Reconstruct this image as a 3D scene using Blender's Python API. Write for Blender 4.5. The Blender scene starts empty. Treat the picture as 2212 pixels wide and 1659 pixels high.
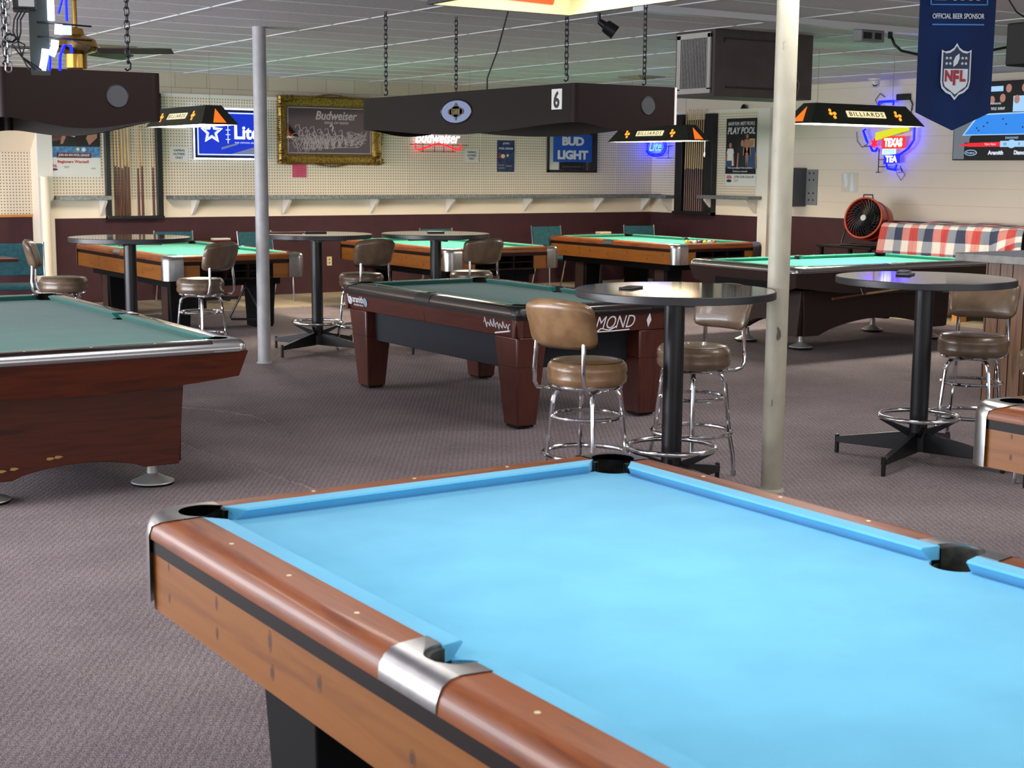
import bpy, bmesh, math, random
from mathutils import Vector, Matrix
random.seed(7)
C = bpy.data.collections.new('room'); bpy.context.scene.collection.children.link(C)
SC = bpy.context.scene
PI = math.pi
R = math.radians
# ------------------------------------------------------------ camera, world, exposure
cam_d = bpy.data.cameras.new('camera'); cam = bpy.data.objects.new('camera', cam_d); C.objects.link(cam)
cam_d.sensor_fit = 'HORIZONTAL'; cam_d.sensor_width = 36.0; cam_d.lens = 51.05
cam_d.clip_start = .05; cam_d.clip_end = 100
_f = Vector((.547, .824, -.146)).normalized(); _u = Vector((.074, .126, .989))
_r = _f.cross(_u).normalized(); _u = _r.cross(_f)
cam.matrix_world = Matrix(((_r.x, _u.x, -_f.x, 0), (_r.y, _u.y, -_f.y, 0), (_r.z, _u.z, -_f.z, 1.676), (0, 0, 0, 1)))
cam_d.dof.use_dof = True; cam_d.dof.focus_distance = 7.5; cam_d.dof.aperture_fstop = 9.0
SC.camera = cam
w = bpy.data.worlds.new('world'); SC.world = w; w.use_nodes = True
w.node_tree.nodes['Background'].inputs[0].default_value = (.80, .88, 1.0, 1)
w.node_tree.nodes['Background'].inputs[1].default_value = .45
vs = SC.view_settings
vs.view_transform = 'Standard'; vs.look = 'None'; vs.gamma = 1; vs.use_curve_mapping = False; vs.exposure = 1.3
FILL_P = 15.0        # watts of one added ceiling fill light
LAMP_P = 40.0      # watts of one lit billiard lamp
def area(name, loc, sx, sy, power, col, parent=None, rot=(0, 0, 0)):
    l = bpy.data.lights.new(name, 'AREA'); l.shape = 'RECTANGLE'; l.size = sx; l.size_y = sy
    l.energy = power; l.color = col
    o = bpy.data.objects.new(name, l); C.objects.link(o); o.location = loc; o.rotation_euler = rot
    if parent: o.parent = parent
    return o

# daylight through the windows behind and to the left of the viewer
area('window_light', (-4.6, 11.2, 1.35), 2.2, 12, 560, (.90, .93, 1.0), rot=(0, -PI / 2, 0))
area('window_light', (4.0, -3.6, 1.9), 12, 1.8, 55, (1.0, .93, .84), rot=(PI / 2, 0, 0))

# ------------------------------------------------------------ materials
def lin(h):
    if not isinstance(h, str): return tuple(h)
    v = [int(h[i:i + 2], 16) / 255 for i in (0, 2, 4)]
    return tuple(x / 12.92 if x < .04045 else ((x + .055) / 1.055) ** 2.4 for x in v)
def mat(name, col, rough=.5, metal=0, coat=0, spec=.5, emit=None, estr=0, alpha=None, trans=0):
    m = bpy.data.materials.new(name); m.use_nodes = True
    b = m.node_tree.nodes['Principled BSDF']
    b.inputs['Base Color'].default_value = (*lin(col), 1)
    b.inputs['Roughness'].default_value = rough; b.inputs['Metallic'].default_value = metal
    b.inputs['Coat Weight'].default_value = coat; b.inputs['Coat Roughness'].default_value = .08
    b.inputs['Specular IOR Level'].default_value = spec
    if emit is not None:
        b.inputs['Emission Color'].default_value = (*lin(emit), 1); b.inputs['Emission Strength'].default_value = estr
    if trans: b.inputs['Transmission Weight'].default_value = trans
    return m
def N(m, t, **k):
    n = m.node_tree.nodes.new(t)
    for a, v in k.items():
        if a.startswith('i_'): n.inputs[a[2:].replace('_', ' ')].default_value = v
        else: setattr(n, a, v)
    return n
def L(m, a, b): m.node_tree.links.new(a, b)
def coords(m, scale=(1, 1, 1), rot=(0, 0, 0), kind='Object'):
    t = N(m, 'ShaderNodeTexCoord'); mp = N(m, 'ShaderNodeMapping')
    mp.inputs['Scale'].default_value = scale; mp.inputs['Rotation'].default_value = rot
    L(m, t.outputs[kind], mp.inputs[0]); return mp.outputs[0]
def ramp(m, src, stops):
    r = N(m, 'ShaderNodeValToRGB'); e = r.color_ramp.elements
    while len(e) < len(stops): e.new(.5)
    for i, (p, c) in enumerate(stops): e[i].position = p; e[i].color = (*lin(c), 1)
    L(m, src, r.inputs[0]); return r.outputs[0]
def bump(m, src, strength=.3, dist=.01):
    b = N(m, 'ShaderNodeBump'); b.inputs['Strength'].default_value = strength; b.inputs['Distance'].default_value = dist
    L(m, src, b.inputs['Height']); L(m, b.outputs[0], m.node_tree.nodes['Principled BSDF'].inputs['Normal'])
def base(m, src): L(m, src, m.node_tree.nodes['Principled BSDF'].inputs['Base Color'])
def noisy(name, c1, c2, scale=8, detail=4, bs=0, bd=.005, stretch=(1, 1, 1), lo=.35, hi=.65, **k):
    m = mat(name, c1, **k); n = N(m, 'ShaderNodeTexNoise'); n.inputs['Scale'].default_value = scale; n.inputs['Detail'].default_value = detail
    L(m, coords(m, stretch), n.inputs[0]); base(m, ramp(m, n.outputs[0], [(lo, c1), (hi, c2)]))
    if bs: bump(m, n.outputs[0], bs, bd)
    return m
def wood(name, c1, c2, c3=None, axis=1, scale=1.0, knots=False, **k):
    m = mat(name, c1, **k)
    st = [14, 14, 14]; st[axis] = 1.1
    v = coords(m, tuple(s * scale for s in st))
    n = N(m, 'ShaderNodeTexNoise'); n.inputs['Scale'].default_value = 2.2; n.inputs['Detail'].default_value = 6; n.inputs['Distortion'].default_value = .6
    L(m, v, n.inputs[0])
    col = ramp(m, n.outputs[0], [(.3, c1), (.52, c2), (.72, c3 or c1)])
    if knots:
        vo = N(m, 'ShaderNodeTexVoronoi'); vo.inputs['Scale'].default_value = 1.0
        ks = [5.0, 5.0, 5.0]; ks[axis] = 2.6
        L(m, coords(m, tuple(ks)), vo.inputs[0])
        kr = ramp(m, vo.outputs['Distance'], [(.05, (1, 1, 1)), (.13, (0, 0, 0))])
        mx = N(m, 'ShaderNodeMix'); mx.data_type = 'RGBA'
        L(m, kr, mx.inputs[0]); L(m, col, mx.inputs[6]); mx.inputs[7].default_value = (*lin('4A2A12'), 1)
        col = mx.outputs[2]
    base(m, col); return m
def glow(name, col, s, basecol=None):
    return mat(name, basecol or col, .4, emit=col, estr=s)

M = {}
# carpet: diagonal ribbed weave
m = M['carpet'] = mat('carpet', '7A6C6C', .95, spec=.1)
v = coords(m, (1, 1, 1), (0, 0, R(33)))
wv = N(m, 'ShaderNodeTexWave', wave_type='BANDS', bands_direction='X'); wv.inputs['Scale'].default_value = 11; wv.inputs['Distortion'].default_value = 7; wv.inputs['Detail'].default_value = 2; wv.inputs['Detail Scale'].default_value = 9
L(m, v, wv.inputs[0])
wv2 = N(m, 'ShaderNodeTexWave', wave_type='BANDS', bands_direction='Y'); wv2.inputs['Scale'].default_value = 19; wv2.inputs['Distortion'].default_value = 8; wv2.inputs['Detail'].default_value = 2; wv2.inputs['Detail Scale'].default_value = 7
L(m, v, wv2.inputs[0])
nz = N(m, 'ShaderNodeTexNoise'); nz.inputs['Scale'].default_value = 210; nz.inputs['Detail'].default_value = 3; L(m, v, nz.inputs[0])
a1 = N(m, 'ShaderNodeMath', operation='MULTIPLY'); L(m, wv.outputs['Fac'], a1.inputs[0]); L(m, wv2.outputs['Fac'], a1.inputs[1])
a2 = N(m, 'ShaderNodeMath', operation='MULTIPLY_ADD'); L(m, nz.outputs[0], a2.inputs[0]); a2.inputs[1].default_value = 1.5; L(m, a1.outputs[0], a2.inputs[2])
big = N(m, 'ShaderNodeTexNoise'); big.inputs['Scale'].default_value = 1.6; big.inputs['Detail'].default_value = 3; L(m, coords(m), big.inputs[0])
cr = ramp(m, a2.outputs[0], [(.40, '483E42'), (.85, '7D7173'), (1.0, 'A19597')])
mx = N(m, 'ShaderNodeMix'); mx.data_type = 'RGBA'; mx.blend_type = 'MULTIPLY'; mx.inputs[0].default_value = .5
L(m, cr, mx.inputs[6]); L(m, ramp(m, big.outputs[0], [(.35, (.62, .60, .62)), (.65, (1, 1, 1))]), mx.inputs[7]); base(m, mx.outputs[2]); bump(m, a2.outputs[0], .7, .006)
# tile
m = M['tile'] = mat('tile', 'B8A88C', .45)
br = N(m, 'ShaderNodeTexBrick'); br.offset = 0; br.inputs['Scale'].default_value = 1; br.inputs['Brick Width'].default_value = .305; br.inputs['Row Height'].default_value = .305; br.inputs['Mortar Size'].default_value = .006
br.inputs['Color1'].default_value = (*lin('B9AA90'), 1); br.inputs['Color2'].default_value = (*lin('A99A80'), 1); br.inputs['Mortar'].default_value = (*lin('6B6050'), 1)
L(m, coords(m), br.inputs[0]); base(m, br.outputs[0])
def pegboard(name, swap):
    m = mat(name, 'D8CDB8', .55)
    t = N(m, 'ShaderNodeTexCoord'); sx = N(m, 'ShaderNodeSeparateXYZ'); L(m, t.outputs['Object'], sx.inputs[0])
    sq = []
    for o in (sx.outputs['Y' if swap else 'X'], sx.outputs['Z']):
        a = N(m, 'ShaderNodeMath', operation='DIVIDE'); L(m, o, a.inputs[0]); a.inputs[1].default_value = .037
        b = N(m, 'ShaderNodeMath', operation='FRACT'); L(m, a.outputs[0], b.inputs[0])
        c = N(m, 'ShaderNodeMath', operation='SUBTRACT'); L(m, b.outputs[0], c.inputs[0]); c.inputs[1].default_value = .5
        d = N(m, 'ShaderNodeMath', operation='MULTIPLY'); L(m, c.outputs[0], d.inputs[0]); L(m, c.outputs[0], d.inputs[1]); sq.append(d.outputs[0])
    s = N(m, 'ShaderNodeMath', operation='ADD'); L(m, sq[0], s.inputs[0]); L(m, sq[1], s.inputs[1])
    base(m, ramp(m, s.outputs[0], [(.030, '5E5240'), (.050, 'E0D3BE')])); return m
M['peg'] = pegboard('pegboard', False); M['pegy'] = pegboard('pegboard_side', True)
def blocks(name, c1, c2, mort, rotz):
    m = mat(name, c1, .6)
    t = N(m, 'ShaderNodeTexCoord'); sx = N(m, 'ShaderNodeSeparateXYZ'); L(m, t.outputs['Object'], sx.inputs[0])
    cb = N(m, 'ShaderNodeCombineXYZ'); L(m, sx.outputs['Y' if rotz else 'X'], cb.inputs[0]); L(m, sx.outputs['Z'], cb.inputs[1])
    br = N(m, 'ShaderNodeTexBrick'); br.inputs['Scale'].default_value = 1; br.inputs['Brick Width'].default_value = .42; br.inputs['Row Height'].default_value = .205; br.inputs['Mortar Size'].default_value = .004; br.inputs['Mortar Smooth'].default_value = .3
    br.inputs['Color1'].default_value = (*lin(c1), 1); br.inputs['Color2'].default_value = (*lin(c2), 1); br.inputs['Mortar'].default_value = (*lin(mort), 1)
    L(m, cb.outputs[0], br.inputs[0]); base(m, br.outputs[0]); bump(m, br.outputs['Fac'], -.3, .004); return m
M['block'] = blocks('painted_block', 'C2B3A2', 'BAAB9A', '8D8070', False)
m = M['block2'] = mat('painted_block_side', 'D2C8BA', .55)
t = N(m, 'ShaderNodeTexCoord'); sx = N(m, 'ShaderNodeSeparateXYZ'); L(m, t.outputs['Object'], sx.inputs[0])
dv = N(m, 'ShaderNodeMath', operation='DIVIDE'); L(m, sx.outputs['Z'], dv.inputs[0]); dv.inputs[1].default_value = .213
fr = N(m, 'ShaderNodeMath', operation='FRACT'); L(m, dv.outputs[0], fr.inputs[0])
base(m, ramp(m, fr.outputs[0], [(.0, 'A89C8C'), (.03, 'DACCBC')]))
M['cream'] = mat('cream_paint', 'EADCC6', .5)
M['white'] = mat('white_paint', 'E2DDD4', .45)
M['maroon'] = noisy('maroon_paint', '351319', '3D1820', 5, rough=.75)
m = M['ceil'] = noisy('ceiling_tile', 'C8C2C4', 'D8D2D4', 60, 5, .25, .004, rough=.75, spec=.2)
M['grid'] = mat('ceiling_grid', 'D8DADB', .28, spec=.7)
M['gridd'] = mat('ceiling_gap', '5A5A58', .5)
M['shelf'] = noisy('galvanised', '6A6E70', '8E9294', 30, 4, rough=.4, metal=.5)
M['black'] = mat('black_paint', '101014', .35)
M['blackm'] = mat('black_matte', '08080A', .7, spec=.2)
M['rubber'] = noisy('rubber', '1A1B19', '343631', 40, rough=.7)
M['chrome'] = mat('chrome', 'D8D8DA', .12, 1)
M['steel'] = mat('steel', 'A6A6A8', .3, 1)
M['alu'] = noisy('polished_aluminium', '9C9B9A', 'A6A5A3', 25, rough=.3, metal=1)
M['post'] = noisy('post_paint', 'BDB8A2', 'C9C4B0', 6, 5, rough=.5)
m = M['post']; n = N(m, 'ShaderNodeTexNoise'); n.inputs['Scale'].default_value = 5; n.inputs['Detail'].default_value = 8; L(m, coords(m, (3, 3, 1.6)), n.inputs[0])
base(m, ramp(m, n.outputs[0], [(.0, '3F3A34'), (.29, '58524A'), (.33, 'A5A08E'), (.7, 'B4AE9B')]))
M['post2'] = noisy('post_grey_paint', '98979A', 'A8A6A6', 8, 6, rough=.5)
M['walnut'] = wood('walnut_rail', '5E2A0E', '86461A', '6E3612', 1, 1, rough=.42, coat=.08, spec=.3)
M['walnutx'] = wood('walnut_rail_x', '5E2A0E', '86461A', '6E3612', 0, 1, rough=.42, coat=.08, spec=.3)
M['band'] = mat('dark_band', '150A07', .45, spec=.25)
M['pine'] = wood('knotty_pine', '744010', '8C551A', '7E4813', 1, .5, rough=.4, coat=.2)
M['pinex'] = wood('knotty_pine_x', '744010', '8C551A', '7E4813', 0, .5, rough=.4, coat=.2)
M['mahog'] = wood('mahogany', '361104', '521F08', '441805', 1, .8, rough=.35, coat=.12, spec=.35)
M['mahogx'] = wood('mahogany_x', '361104', '521F08', '441805', 0, .8, rough=.35, coat=.12, spec=.35)
M['mahogz'] = wood('mahogany_z', '2C0C06', '421308', '360F06', 2, .8, rough=.35, coat=.2)
M['brownlam'] = mat('dark_brown_laminate', '2E1C18', .45, coat=.1)
M['dwood'] = wood('tournament_wood', '3A160E', '4C2014', '42190F', 1, 1, rough=.35, coat=.3)
M['dwoodx'] = wood('tournament_wood_x', '3A160E', '4C2014', '42190F', 0, 1, rough=.35, coat=.3)
M['navy'] = noisy('navy_panel', '14161E', '191C26', 90, rough=.8)
def cloth(name, a, b):
    m = noisy(name, a, b, 5, 6, rough=.95, spec=.15)
    n = N(m, 'ShaderNodeTexNoise'); n.inputs['Scale'].default_value = 500; L(m, coords(m), n.inputs[0]); bump(m, n.outputs[0], .12, .001)
    m.node_tree.nodes['Principled BSDF'].inputs['Sheen Weight'].default_value = .15
    return m
M['blue'] = cloth('blue_cloth', '5AAAD2', '60B2D9')
M['green'] = cloth('green_cloth', '359079', '3A967F')
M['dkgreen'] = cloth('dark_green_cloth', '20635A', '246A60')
M['teal'] = cloth('teal_cloth', '3FA5A0', '45ABA8')
def vinyl(name, a, b):
    m = noisy(name, a, b, 9, 6, rough=.33, coat=.25, stretch=(1, 1, 1))
    n = N(m, 'ShaderNodeTexVoronoi'); n.feature = 'DISTANCE_TO_EDGE'; n.inputs['Scale'].default_value = 45
    L(m, coords(m), n.inputs[0]); bump(m, n.outputs[0], .22, .002); return m
M['vtan'] = vinyl('tan_vinyl', '725436', '8E6E4C')
M['vbrown'] = vinyl('brown_vinyl', '584636', '6E5A46')
M['top'] = noisy('bar_table_laminate', '2B2826', '3A3634', 14, 5, rough=.06, coat=.6, lo=.4, hi=.6)
M['topedge'] = mat('table_edging', '2A2A2E', .35)
M['lampwood'] = wood('lamp_mahogany', '140808', '1C0C0A', '180A09', 0, 1, rough=.4, coat=.2)
M['lampblk'] = mat('lamp_shade_black', '15120F', .5)
M['lampin'] = mat('lamp_shade_inside', 'EFE9D8', .6)
M['tube'] = glow('fluorescent_tube', 'FFF3DC', 8)
M['bill'] = glow('billiards_panel', 'FFECB4', .42, '888888')
M['amber'] = glow('amber_glass', 'FF9A30', .6)
M['orange'] = glow('orange_glass', 'FF6A18', .42)
M['cueash'] = wood('cue_ash', 'B08C58', 'CBAA76', None, 2, 1, rough=.3, coat=.3)
M['cuebutt'] = wood('cue_butt', '3C1A0C', '5C2C12', None, 2, 1, rough=.3, coat=.3)
M['gold'] = noisy('gilt', '6A5220', 'A88840', 40, 5, .5, .01, rough=.4, metal=.6)
M['hvac'] = noisy('brown_metal', '4A4240', '544A48', 6, rough=.5)
M['hvacd'] = mat('dark_brown_metal', '2A2422', .5)
M['navyb'] = noisy('banner_blue', '06204E', '082556', 2, rough=.6, spec=.2, stretch=(3, 3, 1))
M['ltblue'] = mat('banner_light_blue', '2F7CC4', .5)
M['letter'] = mat('white_letter', 'D8DCE0', .5)
M['nflnavy'] = mat('shield_navy', '0C2148', .5)
M['nflred'] = mat('shield_red', '9E1B2E', .5)
M['paper'] = mat('paper', 'DAD8D2', .7)
M['pink'] = noisy('pink_paper', 'C4506E', 'B84868', 20, rough=.7)
M['ink'] = mat('ink', '18181C', .6)
M['grey'] = mat('grey_ink', '77777A', .6)
M['red'] = mat('red_ink', 'B3202C', .5)
M['tealch'] = noisy('teal_fabric', '0F4048', '17505A', 30, rough=.8)
M['redtable'] = mat('red_laminate', '4A1412', .25)
M['fanred'] = mat('red_enamel', 'A52A1C', .3, coat=.4)
M['fanrim'] = mat('orange_red_enamel', 'C6502E', .35)
M['budblue'] = mat('sign_blue', '0F4FB0', .4)
M['mirror'] = mat('mirror_glass', '807A80', .06, 1)
M['etch'] = mat('etched_white', 'C6B4B2', .6)
M['glass'] = mat('grille_fabric', '404146', .8)
M['skin'] = mat('printed_skin', 'A87860', .7); M['hair'] = mat('printed_hair', '241812', .7); M['shirt'] = mat('printed_shirt', '1C2028', .7)
M['denim'] = mat('printed_denim', '2C4A70', .7); M['post_bg'] = mat('poster_black', '121214', .45)
M['posterblue'] = noisy('poster_blue', '2C5F92', '5A90B8', 30, rough=.5)
M['ivory'] = mat('ivory_inlay', 'D8C8A0', .3)
M['brass'] = mat('brass', 'B8924A', .2, 1)
M['blade'] = mat('fan_blade_brown', '3A2C24', .4)
M['greybox'] = mat('grey_enamel', '77797A', .45); M['dkgrey'] = mat('dark_grey_enamel', '4C4C4E', .5)
M['plankv'] = wood('counter_plank', '5A4030', '7A5A42', '4A3426', 2, .9, rough=.4)
M['pinefurn'] = wood('orange_pine', 'B0712C', 'C98A3E', None, 0, 1, rough=.4)
M['stone'] = noisy('counter_top_laminate', '77746F', '5C5852', 9, 6, rough=.25)
M['plastic'] = mat('plastic_sleeve', 'D8DCE0', .1, spec=.9)
M['whiteplastic'] = mat('white_plastic', 'D5D2CA', .4)
M['cord'] = mat('cord_black', '0C0C0E', .5); M['wire'] = mat('wire_tan', '8A7A5C', .5)
m = M['gingham'] = mat('gingham', 'E8E0D4', .7)
t = N(m, 'ShaderNodeUVMap'); sx = N(m, 'ShaderNodeSeparateXYZ'); L(m, t.outputs[0], sx.inputs[0])
# red and navy buffalo check on white: stripes in both directions, overlaps darker
def stripe(src, per, cols, off=0.0):
    d = N(m, 'ShaderNodeMath', operation='MULTIPLY_ADD'); L(m, src, d.inputs[0]); d.inputs[1].default_value = 1 / per; d.inputs[2].default_value = off
    f = N(m, 'ShaderNodeMath', operation='FRACT'); L(m, d.outputs[0], f.inputs[0])
    r = N(m, 'ShaderNodeValToRGB'); r.color_ramp.interpolation = 'CONSTANT'; e = r.color_ramp.elements
    while len(e) < len(cols): e.new(.5)
    for i, c in enumerate(cols): e[i].position = i / len(cols); e[i].color = (*lin(c), 1)
    L(m, f.outputs[0], r.inputs[0]); return r.outputs[0]
dark = stripe(sx.outputs['X'], .54, ['B23A34', '7A7E88', '26304A', 'C07870']); light = stripe(sx.outputs['X'], .54, ['CC8A80', 'D8D0C6', '8A8C94', 'D8D0C6'])
rows = stripe(sx.outputs['Y'], .26, ['000000', 'FFFFFF'], .15)
mm = N(m, 'ShaderNodeMix'); mm.data_type = 'RGBA'; L(m, rows, mm.inputs[0]); L(m, dark, mm.inputs[6]); L(m, light, mm.inputs[7]); base(m, mm.outputs[2])

# ------------------------------------------------------------ mesh builder
class MB:
    def __init__(s): s.v = []; s.f = []; s.m = []
    def add(s, v, f, mi=0):
        b = len(s.v); s.v += [tuple(p) for p in v]; s.f += [tuple(b + i for i in q) for q in f]; s.m += [mi] * len(f); return s
    def box(s, c, d, mi=0, rz=0, taper=1.0, ry=0, rx=0):
        x, y, z = [k / 2 for k in d]; q = []
        for sz in (-1, 1):
            t = taper if sz < 0 else 1
            for sx_, sy in ((-1, -1), (1, -1), (1, 1), (-1, 1)): q.append(Vector((sx_ * x * t, sy * y * t, sz * z)))
        m = Matrix.Rotation(rz, 3, 'Z') @ Matrix.Rotation(ry, 3, 'Y') @ Matrix.Rotation(rx, 3, 'X')
        q = [m @ p + Vector(c) for p in q]
        return s.add(q, [(0, 3, 2, 1), (4, 5, 6, 7), (0, 1, 5, 4), (1, 2, 6, 5), (2, 3, 7, 6), (3, 0, 4, 7)], mi)
    def b2(s, x0, x1, y0, y1, z0, z1, mi=0): return s.box(((x0 + x1) / 2, (y0 + y1) / 2, (z0 + z1) / 2), (abs(x1 - x0), abs(y1 - y0), abs(z1 - z0)), mi)
    def prism(s, poly, z0, z1, mi=0):
        n = len(poly); v = [(x, y, z0) for x, y in poly] + [(x, y, z1) for x, y in poly]
        return s.add(v, [tuple(range(n))[::-1], tuple(range(n, 2 * n))] + [(i, (i + 1) % n, n + (i + 1) % n, n + i) for i in range(n)], mi)
    def wallprism(s, poly, y0, y1, mi=0):     # polygon in x,z extruded along y
        n = len(poly); v = [(x, y0, z) for x, z in poly] + [(x, y1, z) for x, z in poly]
        return s.add(v, [tuple(range(n)), tuple(range(n, 2 * n))[::-1]] + [(i, n + i, n + (i + 1) % n, (i + 1) % n) for i in range(n)], mi)
    def sideprism(s, poly, x0, x1, mi=0):     # polygon in y,z extruded along x
        n = len(poly); v = [(x0, y, z) for y, z in poly] + [(x1, y, z) for y, z in poly]
        return s.add(v, [tuple(range(n)), tuple(range(n, 2 * n))[::-1]] + [(i, n + i, n + (i + 1) % n, (i + 1) % n) for i in range(n)], mi)
    def lathe(s, prof, c=(0, 0, 0), n=32, mi=0, caps=True):
        v = []; k = len(prof)
        for i in range(n):
            a = 2 * PI * i / n
            for r, z in prof: v.append((c[0] + r * math.cos(a), c[1] + r * math.sin(a), c[2] + z))
        f = [(i * k + j, ((i + 1) % n) * k + j, ((i + 1) % n) * k + j + 1, i * k + j + 1) for i in range(n) for j in range(k - 1)]
        if caps:
            if prof[0][0] > 1e-5: f.append(tuple(i * k for i in range(n))[::-1])
            if prof[-1][0] > 1e-5: f.append(tuple(i * k + k - 1 for i in range(n)))
        return s.add(v, f, mi)
    def tube(s, pts, r, n=10, mi=0, closed=False, caps=True):
        P = [Vector(p) for p in pts]; k = len(P); rs = r if isinstance(r, (list, tuple)) else [r] * k
        v = []; prev = None
        for i in range(k):
            if closed: d = P[(i + 1) % k] - P[i - 1]
            else: d = P[min(i + 1, k - 1)] - P[max(i - 1, 0)]
            d.normalize()
            if prev is None:
                a = Vector((0, 0, 1)) if abs(d.z) < .9 else Vector((1, 0, 0)); x = d.cross(a).normalized()
            else:
                x = (prev - d * prev.dot(d)); x = x.normalized() if x.length > 1e-6 else d.orthogonal().normalized()
            prev = x; y = d.cross(x)
            for j in range(n):
                t = 2 * PI * j / n; v.append(P[i] + (x * math.cos(t) + y * math.sin(t)) * rs[i])
        f = [(i % k * n + j, i % k * n + (j + 1) % n, (i + 1) % k * n + (j + 1) % n, (i + 1) % k * n + j) for i in range(k if closed else k - 1) for j in range(n)]
        if caps and not closed: f += [tuple(range(n))[::-1], tuple((k - 1) * n + j for j in range(n))]
        return s.add(v, f, mi)
    def ring(s, c, R_, r, n=40, m_=10, mi=0, axis='z'):
        pts = []
        for i in range(n):
            a = 2 * PI * i / n; x, y = R_ * math.cos(a), R_ * math.sin(a)
            pts.append((c[0] + x, c[1] + y, c[2]) if axis == 'z' else ((c[0] + x, c[1], c[2] + y) if axis == 'y' else (c[0], c[1] + x, c[2] + y)))
        return s.tube(pts, r, m_, mi, closed=True)
    def grid(s, fn, nu, nv, mi=0):
        v = [fn(i / nu, j / nv) for i in range(nu + 1) for j in range(nv + 1)]
        return s.add(v, [(i * (nv + 1) + j, (i + 1) * (nv + 1) + j, (i + 1) * (nv + 1) + j + 1, i * (nv + 1) + j + 1) for i in range(nu) for j in range(nv)], mi)
    def build(s, name, mats, parent=None, smooth=35, bev=0, loc=None, uv=None):
        me = bpy.data.meshes.new(name); me.from_pydata(s.v, [], s.f)
        for m_ in (mats if isinstance(mats, (list, tuple)) else [mats]): me.materials.append(m_)
        me.polygons.foreach_set('material_index', s.m)
        bm = bmesh.new(); bm.from_mesh(me); bmesh.ops.recalc_face_normals(bm, faces=bm.faces); bm.to_mesh(me); bm.free()
        if smooth:
            me.polygons.foreach_set('use_smooth', [True] * len(me.polygons)); me.set_sharp_from_angle(angle=R(smooth))
        if uv:
            ul = me.uv_layers.new(name='UVMap')
            for lp in me.loops: ul.data[lp.index].uv = uv[lp.vertex_index]
        me.update()
        o = bpy.data.objects.new(name, me); C.objects.link(o)
        if parent: o.parent = parent
        if loc: o.location = loc
        if bev:
            b = o.modifiers.new('bevel', 'BEVEL'); b.width = bev; b.segments = 2; b.limit_method = 'ANGLE'; b.angle_limit = R(40)
        return o
def thing(name, label, cat, loc=(0, 0, 0), rz=0, group=None):
    o = bpy.data.objects.new(name, None); C.objects.link(o); o.empty_display_size = .1
    o.location = loc; o.rotation_euler = (0, 0, rz); o['label'] = label; o['category'] = cat
    if group: o['group'] = group
    return o
def tag(o, label, cat, group=None):
    o['label'] = label; o['category'] = cat
    if group: o['group'] = group
    return o
def struct(o): o['kind'] = 'structure'; return o
def copy_tree(o, parent=None):
    c = o.copy(); C.objects.link(c); c.parent = parent
    for ch in list(o.children): copy_tree(ch, c)
    return c
def dup(o, loc, rz, label):
    c = copy_tree(o); c.location = loc; c.rotation_euler = (0, 0, rz); c['label'] = label; return c
def text_mesh(s, w, h, bold=0.0, shear=0.0, ext=.001, spacing=1.0, lines=1.0):
    cu = bpy.data.curves.new('lettering', 'FONT'); cu.body = s; cu.size = 1; cu.offset = bold; cu.shear = shear; cu.extrude = .001; cu.space_character = spacing
    cu.align_x = 'CENTER'; cu.space_line = lines; cu.resolution_u = 3
    o = bpy.data.objects.new('lettering', cu); C.objects.link(o)
    dg = bpy.context.evaluated_depsgraph_get(); me = bpy.data.meshes.new_from_object(o.evaluated_get(dg)); bpy.data.objects.remove(o)
    xs = [v.co.x for v in me.vertices]; ys = [v.co.y for v in me.vertices]
    x0, x1, y0, y1 = min(xs), max(xs), min(ys), max(ys)
    out = []
    for v in me.vertices:
        out.append(((v.co.x - (x0 + x1) / 2) / (x1 - x0) * w, -(ext if v.co.z > 0 else 0), (v.co.y - (y0 + y1) / 2) / (y1 - y0) * h))
    f = [tuple(p.vertices) for p in me.polygons]; bpy.data.meshes.remove(me); return out, f
def txt(s, x, z, w, h, m_, parent, y=-.003, name='lettering', rot=0, **k):
    v, f = text_mesh(s, w, h, **k); b = MB(); ca, sa = math.cos(rot), math.sin(rot)
    b.add([(x + p[0] * ca - p[2] * sa, y + p[1], z + p[0] * sa + p[2] * ca) for p in v], f)
    return b.build(name, m_, parent, smooth=0)
def ellipse(cx, cz, rx, rz, n=28, a0=0): return [(cx + rx * math.cos(2 * PI * i / n + a0), cz + rz * math.sin(2 * PI * i / n + a0)) for i in range(n)]
def star(cx, cz, r, k=.4, n=5, rot=PI / 2):
    return [(cx + (r if i % 2 == 0 else r * k) * math.cos(rot + PI * i / n), cz + (r if i % 2 == 0 else r * k) * math.sin(rot + PI * i / n)) for i in range(2 * n)]
def rect(x0, z0, x1, z1): return [(x0, z0), (x1, z0), (x1, z1), (x0, z1)]
def flat(name, polys, m_, parent, y=-.002, t=.002):
    b = MB()
    for p in polys: b.wallprism(p, y - t, y)
    return b.build(name, m_, parent, smooth=0)
def arc(cx, cy, r, a0, a1, n=12): return [(cx + r * math.cos(R(a0 + (a1 - a0) * i / n)), cy + r * math.sin(R(a0 + (a1 - a0) * i / n))) for i in range(n + 1)]
def chain_mb(b, x, y, z0, z1, link=.045, r=.0035):
    n = max(2, int((z1 - z0) / (link * .72)))
    for i in range(n):
        z = z0 + (i + .5) * (z1 - z0) / n; h, w_ = link / 2, link * .28; pts = []
        for j in range(14):
            a = 2 * PI * j / 14; px = w_ * math.cos(a); pz = (h - w_) * (1 if math.sin(a) > 0 else -1) + w_ * math.sin(a)
            pts.append((x + px, y, z + pz) if i % 2 else (x, y + px, z + pz))
        b.tube(pts, r, 5, closed=True)

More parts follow.
